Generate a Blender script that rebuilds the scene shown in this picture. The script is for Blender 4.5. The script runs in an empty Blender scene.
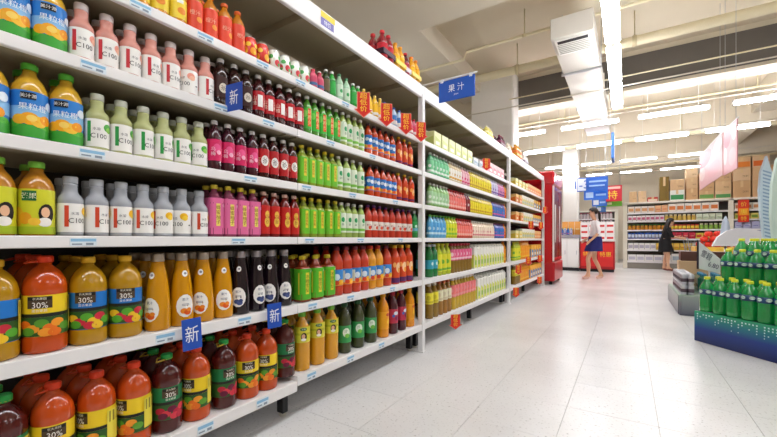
import bpy, bmesh, math, random
from mathutils import Vector, Matrix
random.seed(11)
PI = math.pi
S = bpy.context.scene
C = S.collection

# ------------------------------------------------------------------ camera, world, exposure
F, CX, HZ, VPX, H = 368.0, 388.5, 239.0, 627.0, 0.97
TH = math.atan((VPX - CX) / F)
SN, CS = math.sin(TH), math.cos(TH)
cd = bpy.data.cameras.new('camera'); cam = bpy.data.objects.new('camera', cd); C.objects.link(cam)
cam.location = (0, 0, H); cam.rotation_euler = (PI / 2, 0, TH)
cd.sensor_width = 36; cd.lens = 36 * F / 777; cd.shift_y = (HZ - 218.5) / 777
cd.clip_start = 0.05; cd.clip_end = 80
S.camera = cam
w = bpy.data.worlds.new('world'); S.world = w; w.use_nodes = True
w.node_tree.nodes['Background'].inputs[0].default_value = (1.0, 0.95, 0.88, 1)
w.node_tree.nodes['Background'].inputs[1].default_value = 0.3
S.view_settings.view_transform = 'Standard'; S.view_settings.look = 'None'
S.view_settings.gamma = 1.0; S.view_settings.use_curve_mapping = False
S.view_settings.exposure = 0.0
LAMP_W = 24.5
try:
    S.cycles.use_denoising = True
    S.cycles.max_bounces = 8; S.cycles.diffuse_bounces = 4; S.cycles.glossy_bounces = 3
    S.cycles.transmission_bounces = 6; S.cycles.transparent_max_bounces = 8
    S.cycles.sample_clamp_indirect = 6
except Exception:
    pass

# ------------------------------------------------------------------ pixel helpers (directions to points on known planes)
def on_x(px, X):                      # Y of the point of plane X=const seen at column px
    t = (px - CX) / F
    return X / (t * CS - SN) * (CS + t * SN)
def at_x(px, py, X):
    t = (px - CX) / F; z = X / (t * CS - SN)
    return Vector((X, z * (CS + t * SN), H - (py - HZ) * z / F))
def at_y(px, py, Y):
    t = (px - CX) / F; z = Y / (CS + t * SN)
    return Vector((z * (t * CS - SN), Y, H - (py - HZ) * z / F))
def at_z(px, py, h):
    t = (px - CX) / F; z = F * (H - h) / (py - HZ)
    return Vector((z * (t * CS - SN), z * (CS + t * SN), h))

# ------------------------------------------------------------------ materials
def lin(hx):
    hx = hx.lstrip('#'); o = []
    for i in (0, 2, 4):
        c = int(hx[i:i + 2], 16) / 255
        o.append(c / 12.92 if c <= 0.04045 else ((c + 0.055) / 1.055) ** 2.4)
    return tuple(o) + (1.0,)
_M = {}
def mat(hx, rough=0.45, metal=0.0, spec=0.5, coat=0.0, trans=0.0, emit=0.0, noise=0.0, nscale=8.0, bump=0.0, bscale=60.0, alpha=1.0, ior=1.45):
    key = (hx, rough, metal, spec, coat, trans, emit, noise, nscale, bump, bscale, alpha)
    if key in _M: return _M[key]
    m = bpy.data.materials.new('material_%03d' % len(_M)); m.use_nodes = True
    nt = m.node_tree; b = nt.nodes['Principled BSDF']
    col = lin(hx)
    b.inputs['Base Color'].default_value = col
    b.inputs['Roughness'].default_value = rough
    b.inputs['Metallic'].default_value = metal
    b.inputs['Specular IOR Level'].default_value = spec
    b.inputs['Coat Weight'].default_value = coat
    b.inputs['Coat Roughness'].default_value = 0.08
    b.inputs['Transmission Weight'].default_value = trans
    b.inputs['IOR'].default_value = ior
    b.inputs['Alpha'].default_value = alpha
    if emit:
        b.inputs['Emission Color'].default_value = col
        b.inputs['Emission Strength'].default_value = emit
    if noise or bump:
        tc = nt.nodes.new('ShaderNodeTexCoord')
        if noise:
            n = nt.nodes.new('ShaderNodeTexNoise'); n.inputs['Scale'].default_value = nscale
            n.inputs['Detail'].default_value = 4
            nt.links.new(tc.outputs['Object'], n.inputs['Vector'])
            r = nt.nodes.new('ShaderNodeMix'); r.data_type = 'RGBA'
            r.inputs[6].default_value = tuple(c * (1 - noise) for c in col[:3]) + (1,)
            r.inputs[7].default_value = tuple(min(1, c * (1 + noise)) for c in col[:3]) + (1,)
            nt.links.new(n.outputs['Fac'], r.inputs[0]); nt.links.new(r.outputs[2], b.inputs['Base Color'])
        if bump:
            n2 = nt.nodes.new('ShaderNodeTexNoise'); n2.inputs['Scale'].default_value = bscale
            nt.links.new(tc.outputs['Object'], n2.inputs['Vector'])
            bp = nt.nodes.new('ShaderNodeBump'); bp.inputs['Strength'].default_value = bump
            bp.inputs['Distance'].default_value = 0.01
            nt.links.new(n2.outputs['Fac'], bp.inputs['Height']); nt.links.new(bp.outputs['Normal'], b.inputs['Normal'])
    _M[key] = m
    return m
def juice(hx): return mat(hx, rough=0.14, spec=0.4, coat=0.6)
def ink(hx): return mat(hx, rough=0.38, spec=0.4)
def capm(hx): return mat(hx, rough=0.35, spec=0.4)
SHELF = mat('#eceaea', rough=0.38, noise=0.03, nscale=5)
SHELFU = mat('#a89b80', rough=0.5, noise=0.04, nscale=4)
POST = mat('#e8e7e6', rough=0.4)
BLACK = mat('#16161a', rough=0.5)
STEEL = mat('#b9bcc0', rough=0.3, metal=0.9)

# ------------------------------------------------------------------ text outlines (built-in font)
_T = {}
def glyphs(s):
    """flat outline mesh of a string, scaled to height 1 and centred"""
    if s in _T: return _T[s]
    cu = bpy.data.curves.new('t', 'FONT'); cu.body = s; cu.resolution_u = 2; cu.align_x = 'CENTER'
    o = bpy.data.objects.new('t', cu); C.objects.link(o)
    bpy.context.view_layer.update()
    me = o.evaluated_get(bpy.context.evaluated_depsgraph_get()).to_mesh()
    me.calc_loop_triangles()
    vs = [(v.co.x, v.co.y) for v in me.vertices]
    fs = [tuple(t.vertices) for t in me.loop_triangles]
    bpy.data.objects.remove(o); bpy.data.curves.remove(cu)
    if not vs: _T[s] = ([], [], 1); return _T[s]
    x0, x1 = min(v[0] for v in vs), max(v[0] for v in vs)
    y0, y1 = min(v[1] for v in vs), max(v[1] for v in vs)
    k = 1 / (y1 - y0)
    _T[s] = ([((x - (x0 + x1) / 2) * k, (y - (y0 + y1) / 2) * k) for x, y in vs], fs, (x1 - x0) * k)
    return _T[s]

# ------------------------------------------------------------------ mesh builder
class MB:
    def __init__(self): self.v = []; self.f = []; self.m = []; self.s = []
    def add(self, vs, fs, mi=0, smooth=False):
        b = len(self.v); self.v += [tuple(p) for p in vs]
        for q in fs: self.f.append(tuple(b + i for i in q)); self.m.append(mi); self.s.append(smooth)
        return self
    def box(self, x0, x1, y0, y1, z0, z1, mi=0, M=None):
        vs = [Vector((x, y, z)) for z in (z0, z1) for y in (y0, y1) for x in (x0, x1)]
        if M: vs = [M @ p for p in vs]
        return self.add(vs, [(0, 2, 3, 1), (4, 5, 7, 6), (0, 1, 5, 4), (2, 6, 7, 3), (0, 4, 6, 2), (1, 3, 7, 5)], mi)
    def bbox(self, x0, x1, y0, y1, z0, z1, b=0.004, mi=0, M=None):
        """box with chamfered edges"""
        b = min(b, (x1 - x0) * .45, (y1 - y0) * .45, (z1 - z0) * .45)
        bm = bmesh.new(); bmesh.ops.create_cube(bm, size=1)
        for p in bm.verts:
            p.co = Vector(((x0 + x1) / 2 + p.co.x * (x1 - x0), (y0 + y1) / 2 + p.co.y * (y1 - y0), (z0 + z1) / 2 + p.co.z * (z1 - z0)))
        bmesh.ops.bevel(bm, geom=bm.edges[:], offset=b, segments=1, affect='EDGES')
        bm.verts.index_update()
        vs = [(M @ p.co) if M else p.co.copy() for p in bm.verts]
        self.add(vs, [[q.index for q in f.verts] for f in bm.faces], mi); bm.free()
        return self
    def lathe(self, prof, seg=18, mi=0, sq=0.0, c=(0, 0, 0), smooth=True, M=None):
        n = len(prof); vs = []
        for r, z in prof:
            for k in range(seg):
                a = 2 * PI * k / seg; rr = r * sqf(a, sq)
                p = Vector((c[0] + rr * math.cos(a), c[1] + rr * math.sin(a), c[2] + z))
                vs.append(M @ p if M else p)
        fs = []
        for i in range(n - 1):
            for k in range(seg):
                k2 = (k + 1) % seg
                fs.append((i * seg + k, i * seg + k2, (i + 1) * seg + k2, (i + 1) * seg + k))
        self.add(vs, fs, mi, smooth)
        b = len(self.v) - len(vs)
        self.f.append(tuple(b + k for k in reversed(range(seg)))); self.m.append(mi); self.s.append(False)
        self.f.append(tuple(b + (n - 1) * seg + k for k in range(seg))); self.m.append(mi); self.s.append(False)
        return self
    def tube(self, pts, r, seg=8, mi=0):
        pts = [Vector(p) for p in pts]; rings = []
        for i, p in enumerate(pts):
            d = (pts[min(i + 1, len(pts) - 1)] - pts[max(i - 1, 0)]).normalized()
            u = d.cross(Vector((0, 0, 1)))
            if u.length < 1e-3: u = d.cross(Vector((1, 0, 0)))
            u.normalize(); v = d.cross(u)
            rr = r[i] if isinstance(r, (list, tuple)) else r
            rings.append([p + (u * math.cos(2 * PI * k / seg) + v * math.sin(2 * PI * k / seg)) * rr for k in range(seg)])
        vs = [q for g in rings for q in g]; fs = []
        for i in range(len(pts) - 1):
            for k in range(seg):
                k2 = (k + 1) % seg
                fs.append((i * seg + k, i * seg + k2, (i + 1) * seg + k2, (i + 1) * seg + k))
        fs.append(tuple(reversed(range(seg)))); fs.append(tuple((len(pts) - 1) * seg + k for k in range(seg)))
        return self.add(vs, fs, mi, True)
    def prism(self, poly, d, M, mi=0):
        """outline in the (x,z) plane given thickness d along y, placed by M"""
        n = len(poly)
        vs = [M @ Vector((x, -d / 2, z)) for x, z in poly] + [M @ Vector((x, d / 2, z)) for x, z in poly]
        fs = [tuple(range(n)), tuple(reversed(range(n, 2 * n)))]
        fs += [(i, i + n, (i + 1) % n + n, (i + 1) % n) for i in range(n)]
        return self.add(vs, fs, mi)
    # prints on a cylinder (phi 0 faces +X) or on a plane
    def wrect(self, R, p0, p1, z0, z1, mi, off, sq=0.0):
        p0, p1 = math.radians(p0), math.radians(p1); n = max(2, int(abs(p1 - p0) / 0.22)); vs = []
        for i in range(n + 1):
            a = p0 + (p1 - p0) * i / n; r = (R + off) * sqf(a, sq)
            vs += [(r * math.cos(a), r * math.sin(a), z0), (r * math.cos(a), r * math.sin(a), z1)]
        return self.add(vs, [(2 * i, 2 * i + 2, 2 * i + 3, 2 * i + 1) for i in range(n)], mi, True)
    def well(self, R, p, z, rx, rz, mi, off, sq=0.0, n=14):
        vs = []
        for ring in (0.0, 0.6, 1.0):
            for k in range(n):
                a = math.radians(p) + ring * rx * math.cos(2 * PI * k / n) / R; r = (R + off) * sqf(a, sq)
                vs.append((r * math.cos(a), r * math.sin(a), z + ring * rz * math.sin(2 * PI * k / n)))
        fs = []
        for j in range(2):
            for k in range(n):
                k2 = (k + 1) % n
                fs.append((j * n + k, (j + 1) * n + k, (j + 1) * n + k2, j * n + k2))
        return self.add(vs, fs, mi, True)
    def wtext(self, R, s, p, z, hgt, mi, off, sq=0.0, vert=False, wscale=1.0):
        rows = list(s) if vert else [s]
        for i, ch in enumerate(rows):
            vs, fs, wd = glyphs(ch)
            zz = z + (len(rows) - 1) / 2 * hgt * 1.12 - i * hgt * 1.12
            out = []
            for x, y in vs:
                a = math.radians(p) + x * hgt * wscale / R; r = (R + off) * sqf(a, sq)
                out.append((r * math.cos(a), r * math.sin(a), zz + y * hgt))
            self.add(out, fs, mi)
        return self
    def ftext(self, s, M, hgt, mi, vert=False, wscale=1.0, lead=1.12):
        rows = list(s) if vert else [s]
        for i, ch in enumerate(rows):
            vs, fs, wd = glyphs(ch)
            zz = (len(rows) - 1) / 2 * hgt * lead - i * hgt * lead
            self.add([M @ Vector((x * hgt * wscale, 0, zz + y * hgt)) for x, y in vs], fs, mi)
        return self
    def mesh(self, mats):
        me = bpy.data.meshes.new('mesh'); me.from_pydata(self.v, [], self.f)
        for m in (mats if isinstance(mats, (list, tuple)) else [mats]): me.materials.append(m)
        me.polygons.foreach_set('material_index', self.m); me.polygons.foreach_set('use_smooth', self.s)
        me.update(); return me
    def build(self, name, mats, parent=None, kind=None):
        return link(name, self.mesh(mats), parent, kind)
def sqf(a, n):
    if not n: return 1.0
    return 1.0 / ((abs(math.cos(a)) ** n + abs(math.sin(a)) ** n) ** (1 / n))
def link(name, me, parent=None, kind=None):
    o = bpy.data.objects.new(name, me); C.objects.link(o)
    if parent: o.parent = parent
    if kind: o['kind'] = kind
    return o
def tag(o, label, cat, group=None):
    o['label'] = label; o['category'] = cat
    if group: o['group'] = group
    return o
def thing(name, label, cat, loc=(0, 0, 0), rz=0.0, group=None):
    o = bpy.data.objects.new(name, None); C.objects.link(o); o.empty_display_size = 0.05
    o.location = loc; o.rotation_euler = (0, 0, rz)
    return tag(o, label, cat, group)
def frame(o, right, up=(0, 0, 1)):
    """matrix whose x axis is 'right', z axis 'up', y axis the back of the face, origin o"""
    r = Vector(right).normalized(); u = Vector(up).normalized(); n = u.cross(r).normalized()
    u = r.cross(n).normalized()
    M = Matrix.Identity(4)
    for i in range(3): M[i][0] = r[i]; M[i][1] = n[i]; M[i][2] = u[i]; M[i][3] = o[i]
    return M
_ONES = ['', 'first', 'second', 'third', 'fourth', 'fifth', 'sixth', 'seventh', 'eighth', 'ninth', 'tenth', 'eleventh', 'twelfth', 'thirteenth', 'fourteenth', 'fifteenth', 'sixteenth', 'seventeenth', 'eighteenth', 'nineteenth']
_TENS = {20: 'twentieth', 30: 'thirtieth', 40: 'fortieth'}
_TENW = {20: 'twenty', 30: 'thirty', 40: 'forty'}
def ordn(i):
    if i < 20: return _ONES[i]
    t = i // 10 * 10
    return _TENS[t] if i == t else _TENW[t] + '-' + _ONES[i - t]

# ================================================================== the room
A = 1.475                                  # shelf front plane is X = -A
BAYS = [(0.10, 2.842), (2.842, 5.62), (5.62, 8.31)]
SH = [1.825, 1.553, 1.266, 0.977, 0.617, 0.235]     # shelf surface heights
CAN0, CAN1 = 2.18, 2.29                   # top board
CEIL = 4.6
FLOORM = mat('#b9b4ae', rough=0.6, noise=0.1, nscale=6)
MB().box(-7, 9, -5, 21, -0.2, -0.004).build('floor', FLOORM, None, 'structure')
floor = bpy.data.objects['floor']
def tilemat():
    m = bpy.data.materials.new('tile_stone'); m.use_nodes = True; nt = m.node_tree; b = nt.nodes['Principled BSDF']
    g = nt.nodes.new('ShaderNodeNewGeometry')
    n1 = nt.nodes.new('ShaderNodeTexNoise'); n1.inputs['Scale'].default_value = 1.1; n1.inputs['Detail'].default_value = 5
    n2 = nt.nodes.new('ShaderNodeTexNoise'); n2.inputs['Scale'].default_value = 70; n2.inputs['Detail'].default_value = 3
    for n in (n1, n2): nt.links.new(g.outputs['Position'], n.inputs['Vector'])
    r1 = nt.nodes.new('ShaderNodeValToRGB'); r1.color_ramp.elements[0].color = lin('#dad9d9'); r1.color_ramp.elements[1].color = lin('#e6e5e5')
    r1.color_ramp.elements[0].position = 0.3; r1.color_ramp.elements[1].position = 0.62
    r2 = nt.nodes.new('ShaderNodeValToRGB'); r2.color_ramp.elements[0].color = lin('#958d86'); r2.color_ramp.elements[1].color = (1, 1, 1, 1)
    r2.color_ramp.elements[0].position = 0.27; r2.color_ramp.elements[1].position = 0.40
    mx = nt.nodes.new('ShaderNodeMix'); mx.data_type = 'RGBA'; mx.blend_type = 'MULTIPLY'; mx.inputs[0].default_value = 0.6
    nt.links.new(n1.outputs['Fac'], r1.inputs[0]); nt.links.new(n2.outputs['Fac'], r2.inputs[0])
    nt.links.new(r1.outputs[0], mx.inputs[6]); nt.links.new(r2.outputs[0], mx.inputs[7]); nt.links.new(mx.outputs[2], b.inputs['Base Color'])
    rr = nt.nodes.new('ShaderNodeMapRange'); rr.inputs[3].default_value = 0.2; rr.inputs[4].default_value = 0.3
    nt.links.new(n1.outputs['Fac'], rr.inputs[0]); nt.links.new(rr.outputs[0], b.inputs['Roughness'])
    b.inputs['Specular IOR Level'].default_value = 0.5
    return m
TILE = tilemat()
TP = 0.43
tm = MB().bbox(-TP / 2 + .0008, TP / 2 - .0008, -TP / 2 + .0008, TP / 2 - .0008, -0.012, 0.0, 0.0008).mesh(TILE)
cells = []
for i in range(-7, 15):
    for j in range(-4, 38):
        cells.append((-0.722 + TP * (i + .5), 1.92 + TP * (j - 4 + .5)))
def vis(p):
    zc = -p[0] * SN + p[1] * CS; xc = p[0] * CS + p[1] * SN
    if zc < 0.6: return 1e9
    u = CX + F * xc / zc; v = HZ + F * H / zc
    if not (-60 < u < 840 and v < 520): return 1e8 + zc
    return zc
cells.sort(key=vis)
for k, (x, y) in enumerate(cells[:300]):
    o = link('tile', tm, floor); o.location = (x, y, 0)
rest = MB()
for x, y in cells[300:]:
    h = TP / 2 - .0008; rest.box(x - h, x + h, y - h, y + h, -0.012, 0)
rest.build('tile_field', TILE, floor, 'stuff')

WALLM = mat('#d2c6b2', rough=0.8, noise=0.05, nscale=2)
CEILM = mat('#d9ccb4', rough=0.85, noise=0.06, nscale=1.2)
BEAMM = mat('#ddd2be', rough=0.8, noise=0.05, nscale=1.5)
MB().box(-7, 9, -5, 21, CEIL, CEIL + .2).build('ceiling', CEILM, None, 'structure')
MB().box(-7.2, -7, -5, 21, 0, CEIL).build('wall_left', WALLM, None, 'structure')
MB().box(9, 9.2, -5, 21, 0, CEIL).build('wall_right', WALLM, None, 'structure')
MB().box(-7, 9, 21, 21.2, 0, CEIL).build('wall_far', WALLM, None, 'structure')
MB().box(-7, 9, -5.2, -5, 0, CEIL).build('wall_near', WALLM, None, 'structure')
# beams and soffits
MB().box(-7, 9, 3.1, 4.75, 4.0, CEIL).build('trim_1', BEAMM, None, 'structure')
MB().box(-3.35, -2.75, 4.75, 8.5, 4.25, CEIL).build('trim_2', BEAMM, None, 'structure')
DARK = mat('#6a6560', rough=0.8, noise=0.12, nscale=3)
MB().box(-2.05, 9, 8.5, 8.52, 3.92, 4.5).build('trim_3', DARK, None, 'structure')
MB().box(-7, 9, 8.52, 9.0, 3.86, CEIL).build('trim_4', BEAMM, None, 'structure')
MB().box(-7, 9, 12.6, 13.2, 3.9, CEIL).build('trim_5', BEAMM, None, 'structure')
MB().box(-7, 9, 16.6, 17.2, 3.8, CEIL).build('trim_6', BEAMM, None, 'structure')
for k, x in enumerate((2.6, 5.6)):
    MB().box(x, x + .5, 9.0, 21, 4.1, CEIL).build('trim_%d' % (7 + k), BEAMM, None, 'structure')
COLM = mat('#ece8e2', rough=0.6, noise=0.03)
def column(name, x0, x1, y0, y1):
    m = MB().bbox(x0, x1, y0, y1, 0, CEIL - .01, 0.03)
    return m.build(name, COLM, None, 'structure')
column('wall_column', -2.96, -2.03, 8.0, 8.49)
column('wall_pillar', -2.0, -1.5, 14.9, 15.5)

# ================================================================== shelving
LIPH = [0.036, 0.036, 0.036, 0.034, 0.044, 0.05]
def shelving(i, y0, y1):
    desc = ['white metal shelving bay of juice nearest the camera', 'white metal shelving bay between the two middle posts', 'white metal shelving bay beside the red drinks fridge'][i]
    t = thing('shelving_bay', desc, 'shelf', (-A, y0, 0), 0, 'shelving bays along the aisle')
    L = y1 - y0; mid = L / 2 - (0.09 if i == 0 else 0)
    ps = [L - .025] if i else [0.025, L - .025]
    for yy in ps:
        p = MB().bbox(-.035, .012, yy - .024, yy + .024, 0, CAN0 + .03, .004).build('post', POST, t)
        MB().bbox(-.30, .02, yy - .03, yy + .03, 0, .012, .003).build('foot_plate', POST, p)
    MB().box(-.50, -.47, .0, L, .04, CAN0).build('back_panel', mat('#3a3835', rough=0.7), t)
    for k, z in enumerate(SH):
        for a, b in ((.001, mid - .001), (mid + .001, L - .001)):
            zz = z - .026 if (i == 0 and k == 5 and a < .1) else z
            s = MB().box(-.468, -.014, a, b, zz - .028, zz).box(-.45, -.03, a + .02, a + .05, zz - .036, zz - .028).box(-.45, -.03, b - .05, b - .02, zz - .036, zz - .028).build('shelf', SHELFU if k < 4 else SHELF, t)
            MB().bbox(-.016, .004, a, b, zz - LIPH[k], zz + .003, .003).build('shelf_lip', SHELF, s)
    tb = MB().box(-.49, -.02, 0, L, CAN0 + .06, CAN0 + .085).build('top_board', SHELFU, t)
    MB().bbox(-.02, .006, 0, L, CAN0, CAN1, .004).build('fascia', SHELF, tb)
    for k in range(5):
        yy = L * (k + .5) / 5
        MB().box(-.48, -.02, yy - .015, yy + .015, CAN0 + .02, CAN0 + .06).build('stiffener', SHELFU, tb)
    for yy in (.04, mid, L - .06):
        g = MB().bbox(-.14, -.09, yy - .02, yy + .02, .02, .155, .004).build('leg', BLACK, t)
        MB().lathe([(.016, 0), (.02, .004), (.02, .02)], 12, c=(-.115, yy, 0)).build('leveling_foot', mat('#c9c4b8', rough=.5), g)
    return t
for i, (a, b) in enumerate(BAYS): shelving(i, a, b)

# ================================================================== bottles
def sh_pet(h, r):
    return dict(body=[(.80 * r, 0), (.95 * r, .012 * h), (r, .04 * h), (r, .17 * h), (.985 * r, .19 * h), (.985 * r, .62 * h), (r, .64 * h), (.97 * r, .69 * h), (.82 * r, .765 * h), (.55 * r, .845 * h), (.40 * r, .875 * h), (.40 * r, .925 * h)],
                cap=[(.44 * r, 0), (.47 * r, .008 * h), (.47 * r, .07 * h), (.40 * r, .08 * h)], capz=.92 * h, lz=(.20 * h, .615 * h), R=.985 * r)
def sh_c100(h, r):
    return dict(body=[(.82 * r, 0), (.97 * r, .015 * h), (r, .035 * h), (r, .05 * h), (.975 * r, .06 * h), (.975 * r, .55 * h), (r, .575 * h), (.99 * r, .61 * h), (.86 * r, .665 * h), (.66 * r, .705 * h), (.56 * r, .75 * h), (.54 * r, .84 * h), (.58 * r, .86 * h), (.54 * r, .88 * h)],
                cap=[(.55 * r, 0), (.57 * r, .006 * h), (.57 * r, .10 * h), (.53 * r, .115 * h)], capz=.882 * h, lz=(.075 * h, .545 * h), R=.975 * r)
def sh_round(h, r):
    return dict(body=[(.80 * r, 0), (.96 * r, .015 * h), (r, .05 * h), (r, .11 * h), (.975 * r, .13 * h), (.975 * r, .54 * h), (r, .56 * h), (1.0 * r, .62 * h), (.93 * r, .69 * h), (.75 * r, .77 * h), (.50 * r, .83 * h), (.40 * r, .86 * h), (.38 * r, .91 * h)],
                cap=[(.44 * r, 0), (.46 * r, .008 * h), (.46 * r, .075 * h), (.40 * r, .085 * h)], capz=.912 * h, lz=(.14 * h, .535 * h), R=.975 * r)
def sh_jug(h, r):
    return dict(body=[(.86 * r, 0), (.97 * r, .012 * h), (r, .035 * h), (r, .15 * h), (.965 * r, .175 * h), (.965 * r, .40 * h), (.94 * r, .42 * h), (.965 * r, .44 * h), (.965 * r, .60 * h), (r, .63 * h), (.985 * r, .69 * h), (.90 * r, .76 * h), (.70 * r, .83 * h), (.45 * r, .88 * h), (.32 * r, .90 * h), (.32 * r, .93 * h)],
                cap=[(.35 * r, 0), (.38 * r, .006 * h), (.38 * r, .06 * h), (.33 * r, .072 * h)], capz=.928 * h, lz=(.18 * h, .60 * h), R=.967 * r)
def sh_glass(h, r):
    return dict(body=[(.86 * r, 0), (.97 * r, .01 * h), (r, .04 * h), (r, .12 * h), (.97 * r, .30 * h), (.88 * r, .50 * h), (.74 * r, .68 * h), (.60 * r, .80 * h), (.52 * r, .87 * h), (.50 * r, .90 * h)],
                cap=[(.50 * r, 0), (.53 * r, .006 * h), (.53 * r, .095 * h), (.49 * r, .105 * h)], capz=.895 * h, lz=(.15 * h, .45 * h), R=.97 * r)
SHAPES = dict(pet=sh_pet, c100=sh_c100, round=sh_round, jug=sh_jug, glass=sh_glass)
def fruits(p, z, s, cols):
    out = []
    for k, c in enumerate(cols):
        out.append(('e', p + (k - (len(cols) - 1) / 2) * 26 * s, z + (.008 * s if k % 2 else -.004 * s), .012 * s, .012 * s, c))
    return out
W = '#f4f2ee'
c100p = lambda strip, fr, fr2: [('r', -72, -54, .032, .100, strip), ('t', 'C100', -18, .052, .0155, '#2a2a2e', 0, .95), ('t', '水溶', -28, .075, .010, '#55555a', 0, 1.0),
        ('e', 28, .083, .015, .014, fr), ('e', 34, .076, .011, .010, fr2), ('r', 110, 126, .045, .098, strip), ('t', 'C100', 160, .060, .0125, '#2a2a2e', 0, 1.0), ('e', 208, .083, .015, .014, fr), ('e', 62, .048, .004, .003, '#444444')]
jugp = lambda top, c1, c2, c3: [('b', .113, .124, '#20201c'), ('r', -42, 20, .140, .176, '#4c3a28'), ('t', '30%', -10, .150, .018, '#fbf7ee', 0, .9), ('r', -40, 18, .165, .176, '#14140f'), ('t', '农夫果园', -11, .170, .0075, '#f3e9d0', 0, 1.0), ('t', '混合果蔬', -11, .1335, .0085, '#f6f2e6', 0, 1.0)] + \
        [('b', .055, .113, '#2f5a24')] + [('e', p, z, .017, .013, c) for p, z, c in ((-50, .09, c1), (-28, .078, c2), (-6, .094, c3), (14, .079, c1), (34, .094, c2), (-40, .070, c3), (3, .066, c2), (26, .065, c1), (55, .08, c3), (150, .085, c1), (180, .09, c2))] + [('r', 75, 125, .062, .170, '#e9d84a'), ('r', 82, 118, .128, .165, '#8a7a20')]
ovalp = lambda c1, c2: [('e', -8, .082, .034, .046, W), ('t', '果汁', -8, .108, .012, '#3b4a7a', 0, 1.0), ('r', -26, 10, .088, .0905, '#9a9aa6'), ('r', -26, 10, .083, .0855, '#9a9aa6'), ('e', -16, .062, .013, .011, c1), ('e', 1, .056, .013, .011, c2), ('e', 8, .066, .009, .008, c1),
        ('e', 172, .080, .029, .040, W), ('r', 155, 189, .07, .098, '#b9b9bd'), ('e', -6, .212, .014, .013, W), ('e', -4, .213, .007, .005, '#8a8a90')]
strip_y = lambda h, c='#e9cf3a', tc='#7a3a12', s='绿茶饮料': [('r', -18, 18, .24 * h, .66 * h, c), ('t', s, 0, .45 * h, .07 * h, tc, 1, 1.0)]
# kind: shape, height, radius, squareness, body, cap, label, (label z fractions or None), prints, segments, name, description
K = {}
def kind(k, name, desc, shape, h, r, body, cap, label, prints=(), sq=0.0, seg=20, lz=None, extra=None):
    K[k] = dict(name=name, desc=desc, shape=shape, h=h, r=r, body=body, cap=cap, label=label, prints=list(prints), sq=sq, seg=seg, lz=lz, extra=extra, meshes=None)
kind('c_pink', 'vitamin_drink_bottle', 'pink peach drink bottle with white label', 'c100', .200, .035, '#e09a8c', '#cfc3c2', W, c100p('#c8323c', '#f0a08c', '#f6c0a4'))
kind('c_green', 'vitamin_drink_bottle', 'pale green drink bottle with white label', 'c100', .200, .035, '#b9be82', '#bfc2b4', W, c100p('#2f9a4a', '#4aa83c', '#86c84a'))
kind('c_clear', 'vitamin_drink_bottle', 'clear lemon drink bottle with white label', 'c100', .197, .035, '#c8ccd4', '#a9adb4', W, c100p('#d2492c', '#f0b81e', '#f6cf3c'))
mmp = [('b', .062, .100, '#8cc0ea'), ('b', .009, .046, '#3fa43a'), ('e', -78, .048, .022, .012, '#58b83e'), ('e', 40, .046, .026, .010, '#58b83e'), ('e', 150, .046, .026, .010, '#58b83e'), ('e', -20, .064, .022, .019, '#f4a81e'), ('e', 8, .058, .020, .017, '#f6c23a'), ('e', 32, .066, .017, .015, '#f09a18'), ('e', -50, .060, .018, .015, '#f2b022'), ('e', -14, .066, .012, .010, '#f9d468'),
    ('r', -46, -2, .122, .142, '#16181c'), ('t', '美汁源', -24, .132, .0115, W, 0, 1.0), ('t', '果粒橙', -10, .100, .020, '#f4f8fc', 0, 1.0), ('e', 48, .112, .014, .014, '#e4eef8'), ('e', 170, .064, .020, .016, '#f4a81e'), ('e', 195, .060, .018, .015, '#f6c23a'), ('r', 100, 140, .065, .138, '#dfe6ea')]
kind('mm_orange', 'juice_bottle', 'orange juice bottle with blue fruit label', 'round', .240, .043, '#d2a42e', '#57b83a', '#2d7fd0', mmp, lz=(.03, .615), seg=24)
kind('mm_mango', 'juice_bottle', 'mango juice bottle with yellow green label', 'round', .232, .043, '#b87a1e', '#7cc242', '#d2d22e', [('b', .008, .030, '#a8be28'), ('e', -70, .06, .02, .03, '#e8b82a'), ('r', -52, -6, .108, .138, '#1f6a3a'), ('t', '芒果', -29, .123, .018, '#f4f0d8', 0, 1.0), ('e', 26, .070, .020, .030, '#1c1512'), ('e', 22, .074, .011, .016, '#e8b894'), ('e', 20, .044, .018, .014, '#f3efe8'), ('e', -40, .055, .016, .018, '#e8a020'), ('e', -12, .045, .014, .012, '#f0c03a'), ('e', 160, .08, .02, .02, '#e8a020')], lz=(.03, .62), seg=24)
kind('j_carrot', 'juice_jug', 'carrot juice jug with yellow label', 'jug', .300, .056, '#c2480e', '#df3f1c', '#f2cf22', jugp('#f2cf22', '#e8701a', '#f09a2a', '#5a9a2e'), seg=28, extra='#e0502a')
kind('j_tropic', 'juice_jug', 'yellow juice jug with blue label', 'jug', .292, .053, '#b4860e', '#dfae28', '#2276c8', jugp('#2276c8', '#f0c22a', '#c8283c', '#58a830'), seg=28)
kind('j_berry', 'juice_jug', 'dark berry juice jug with green label', 'jug', .300, .055, '#4a1210', '#27a447', '#1d7a48', jugp('#1d7a48', '#b8203a', '#d83a4a', '#6a1838'), seg=28, extra='#d8b83a')
kind('g_orange', 'glass_juice_bottle', 'tall orange glass bottle with oval label', 'glass', .295, .045, '#cc8c06', '#a89c90', None, ovalp('#ee8a22', '#e05a1c'), seg=24)
kind('g_berry', 'glass_juice_bottle', 'tall dark glass bottle with oval label', 'glass', .295, .043, '#1c0f18', '#9a9498', None, ovalp('#3a4a7a', '#4a5a92'), seg=24)
kind('tea_dark', 'tea_bottle', 'dark brown tea bottle with white cap', 'pet', .222, .032, '#2c1210', '#e6e2e0', '#3a1c18', [('e', 0, .085, .018, .022, '#d9cfc0'), ('t', '茶', 0, .085, .022, '#3a1c18', 0, 1.0), ('e', 180, .085, .018, .022, '#d9cfc0')])
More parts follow.
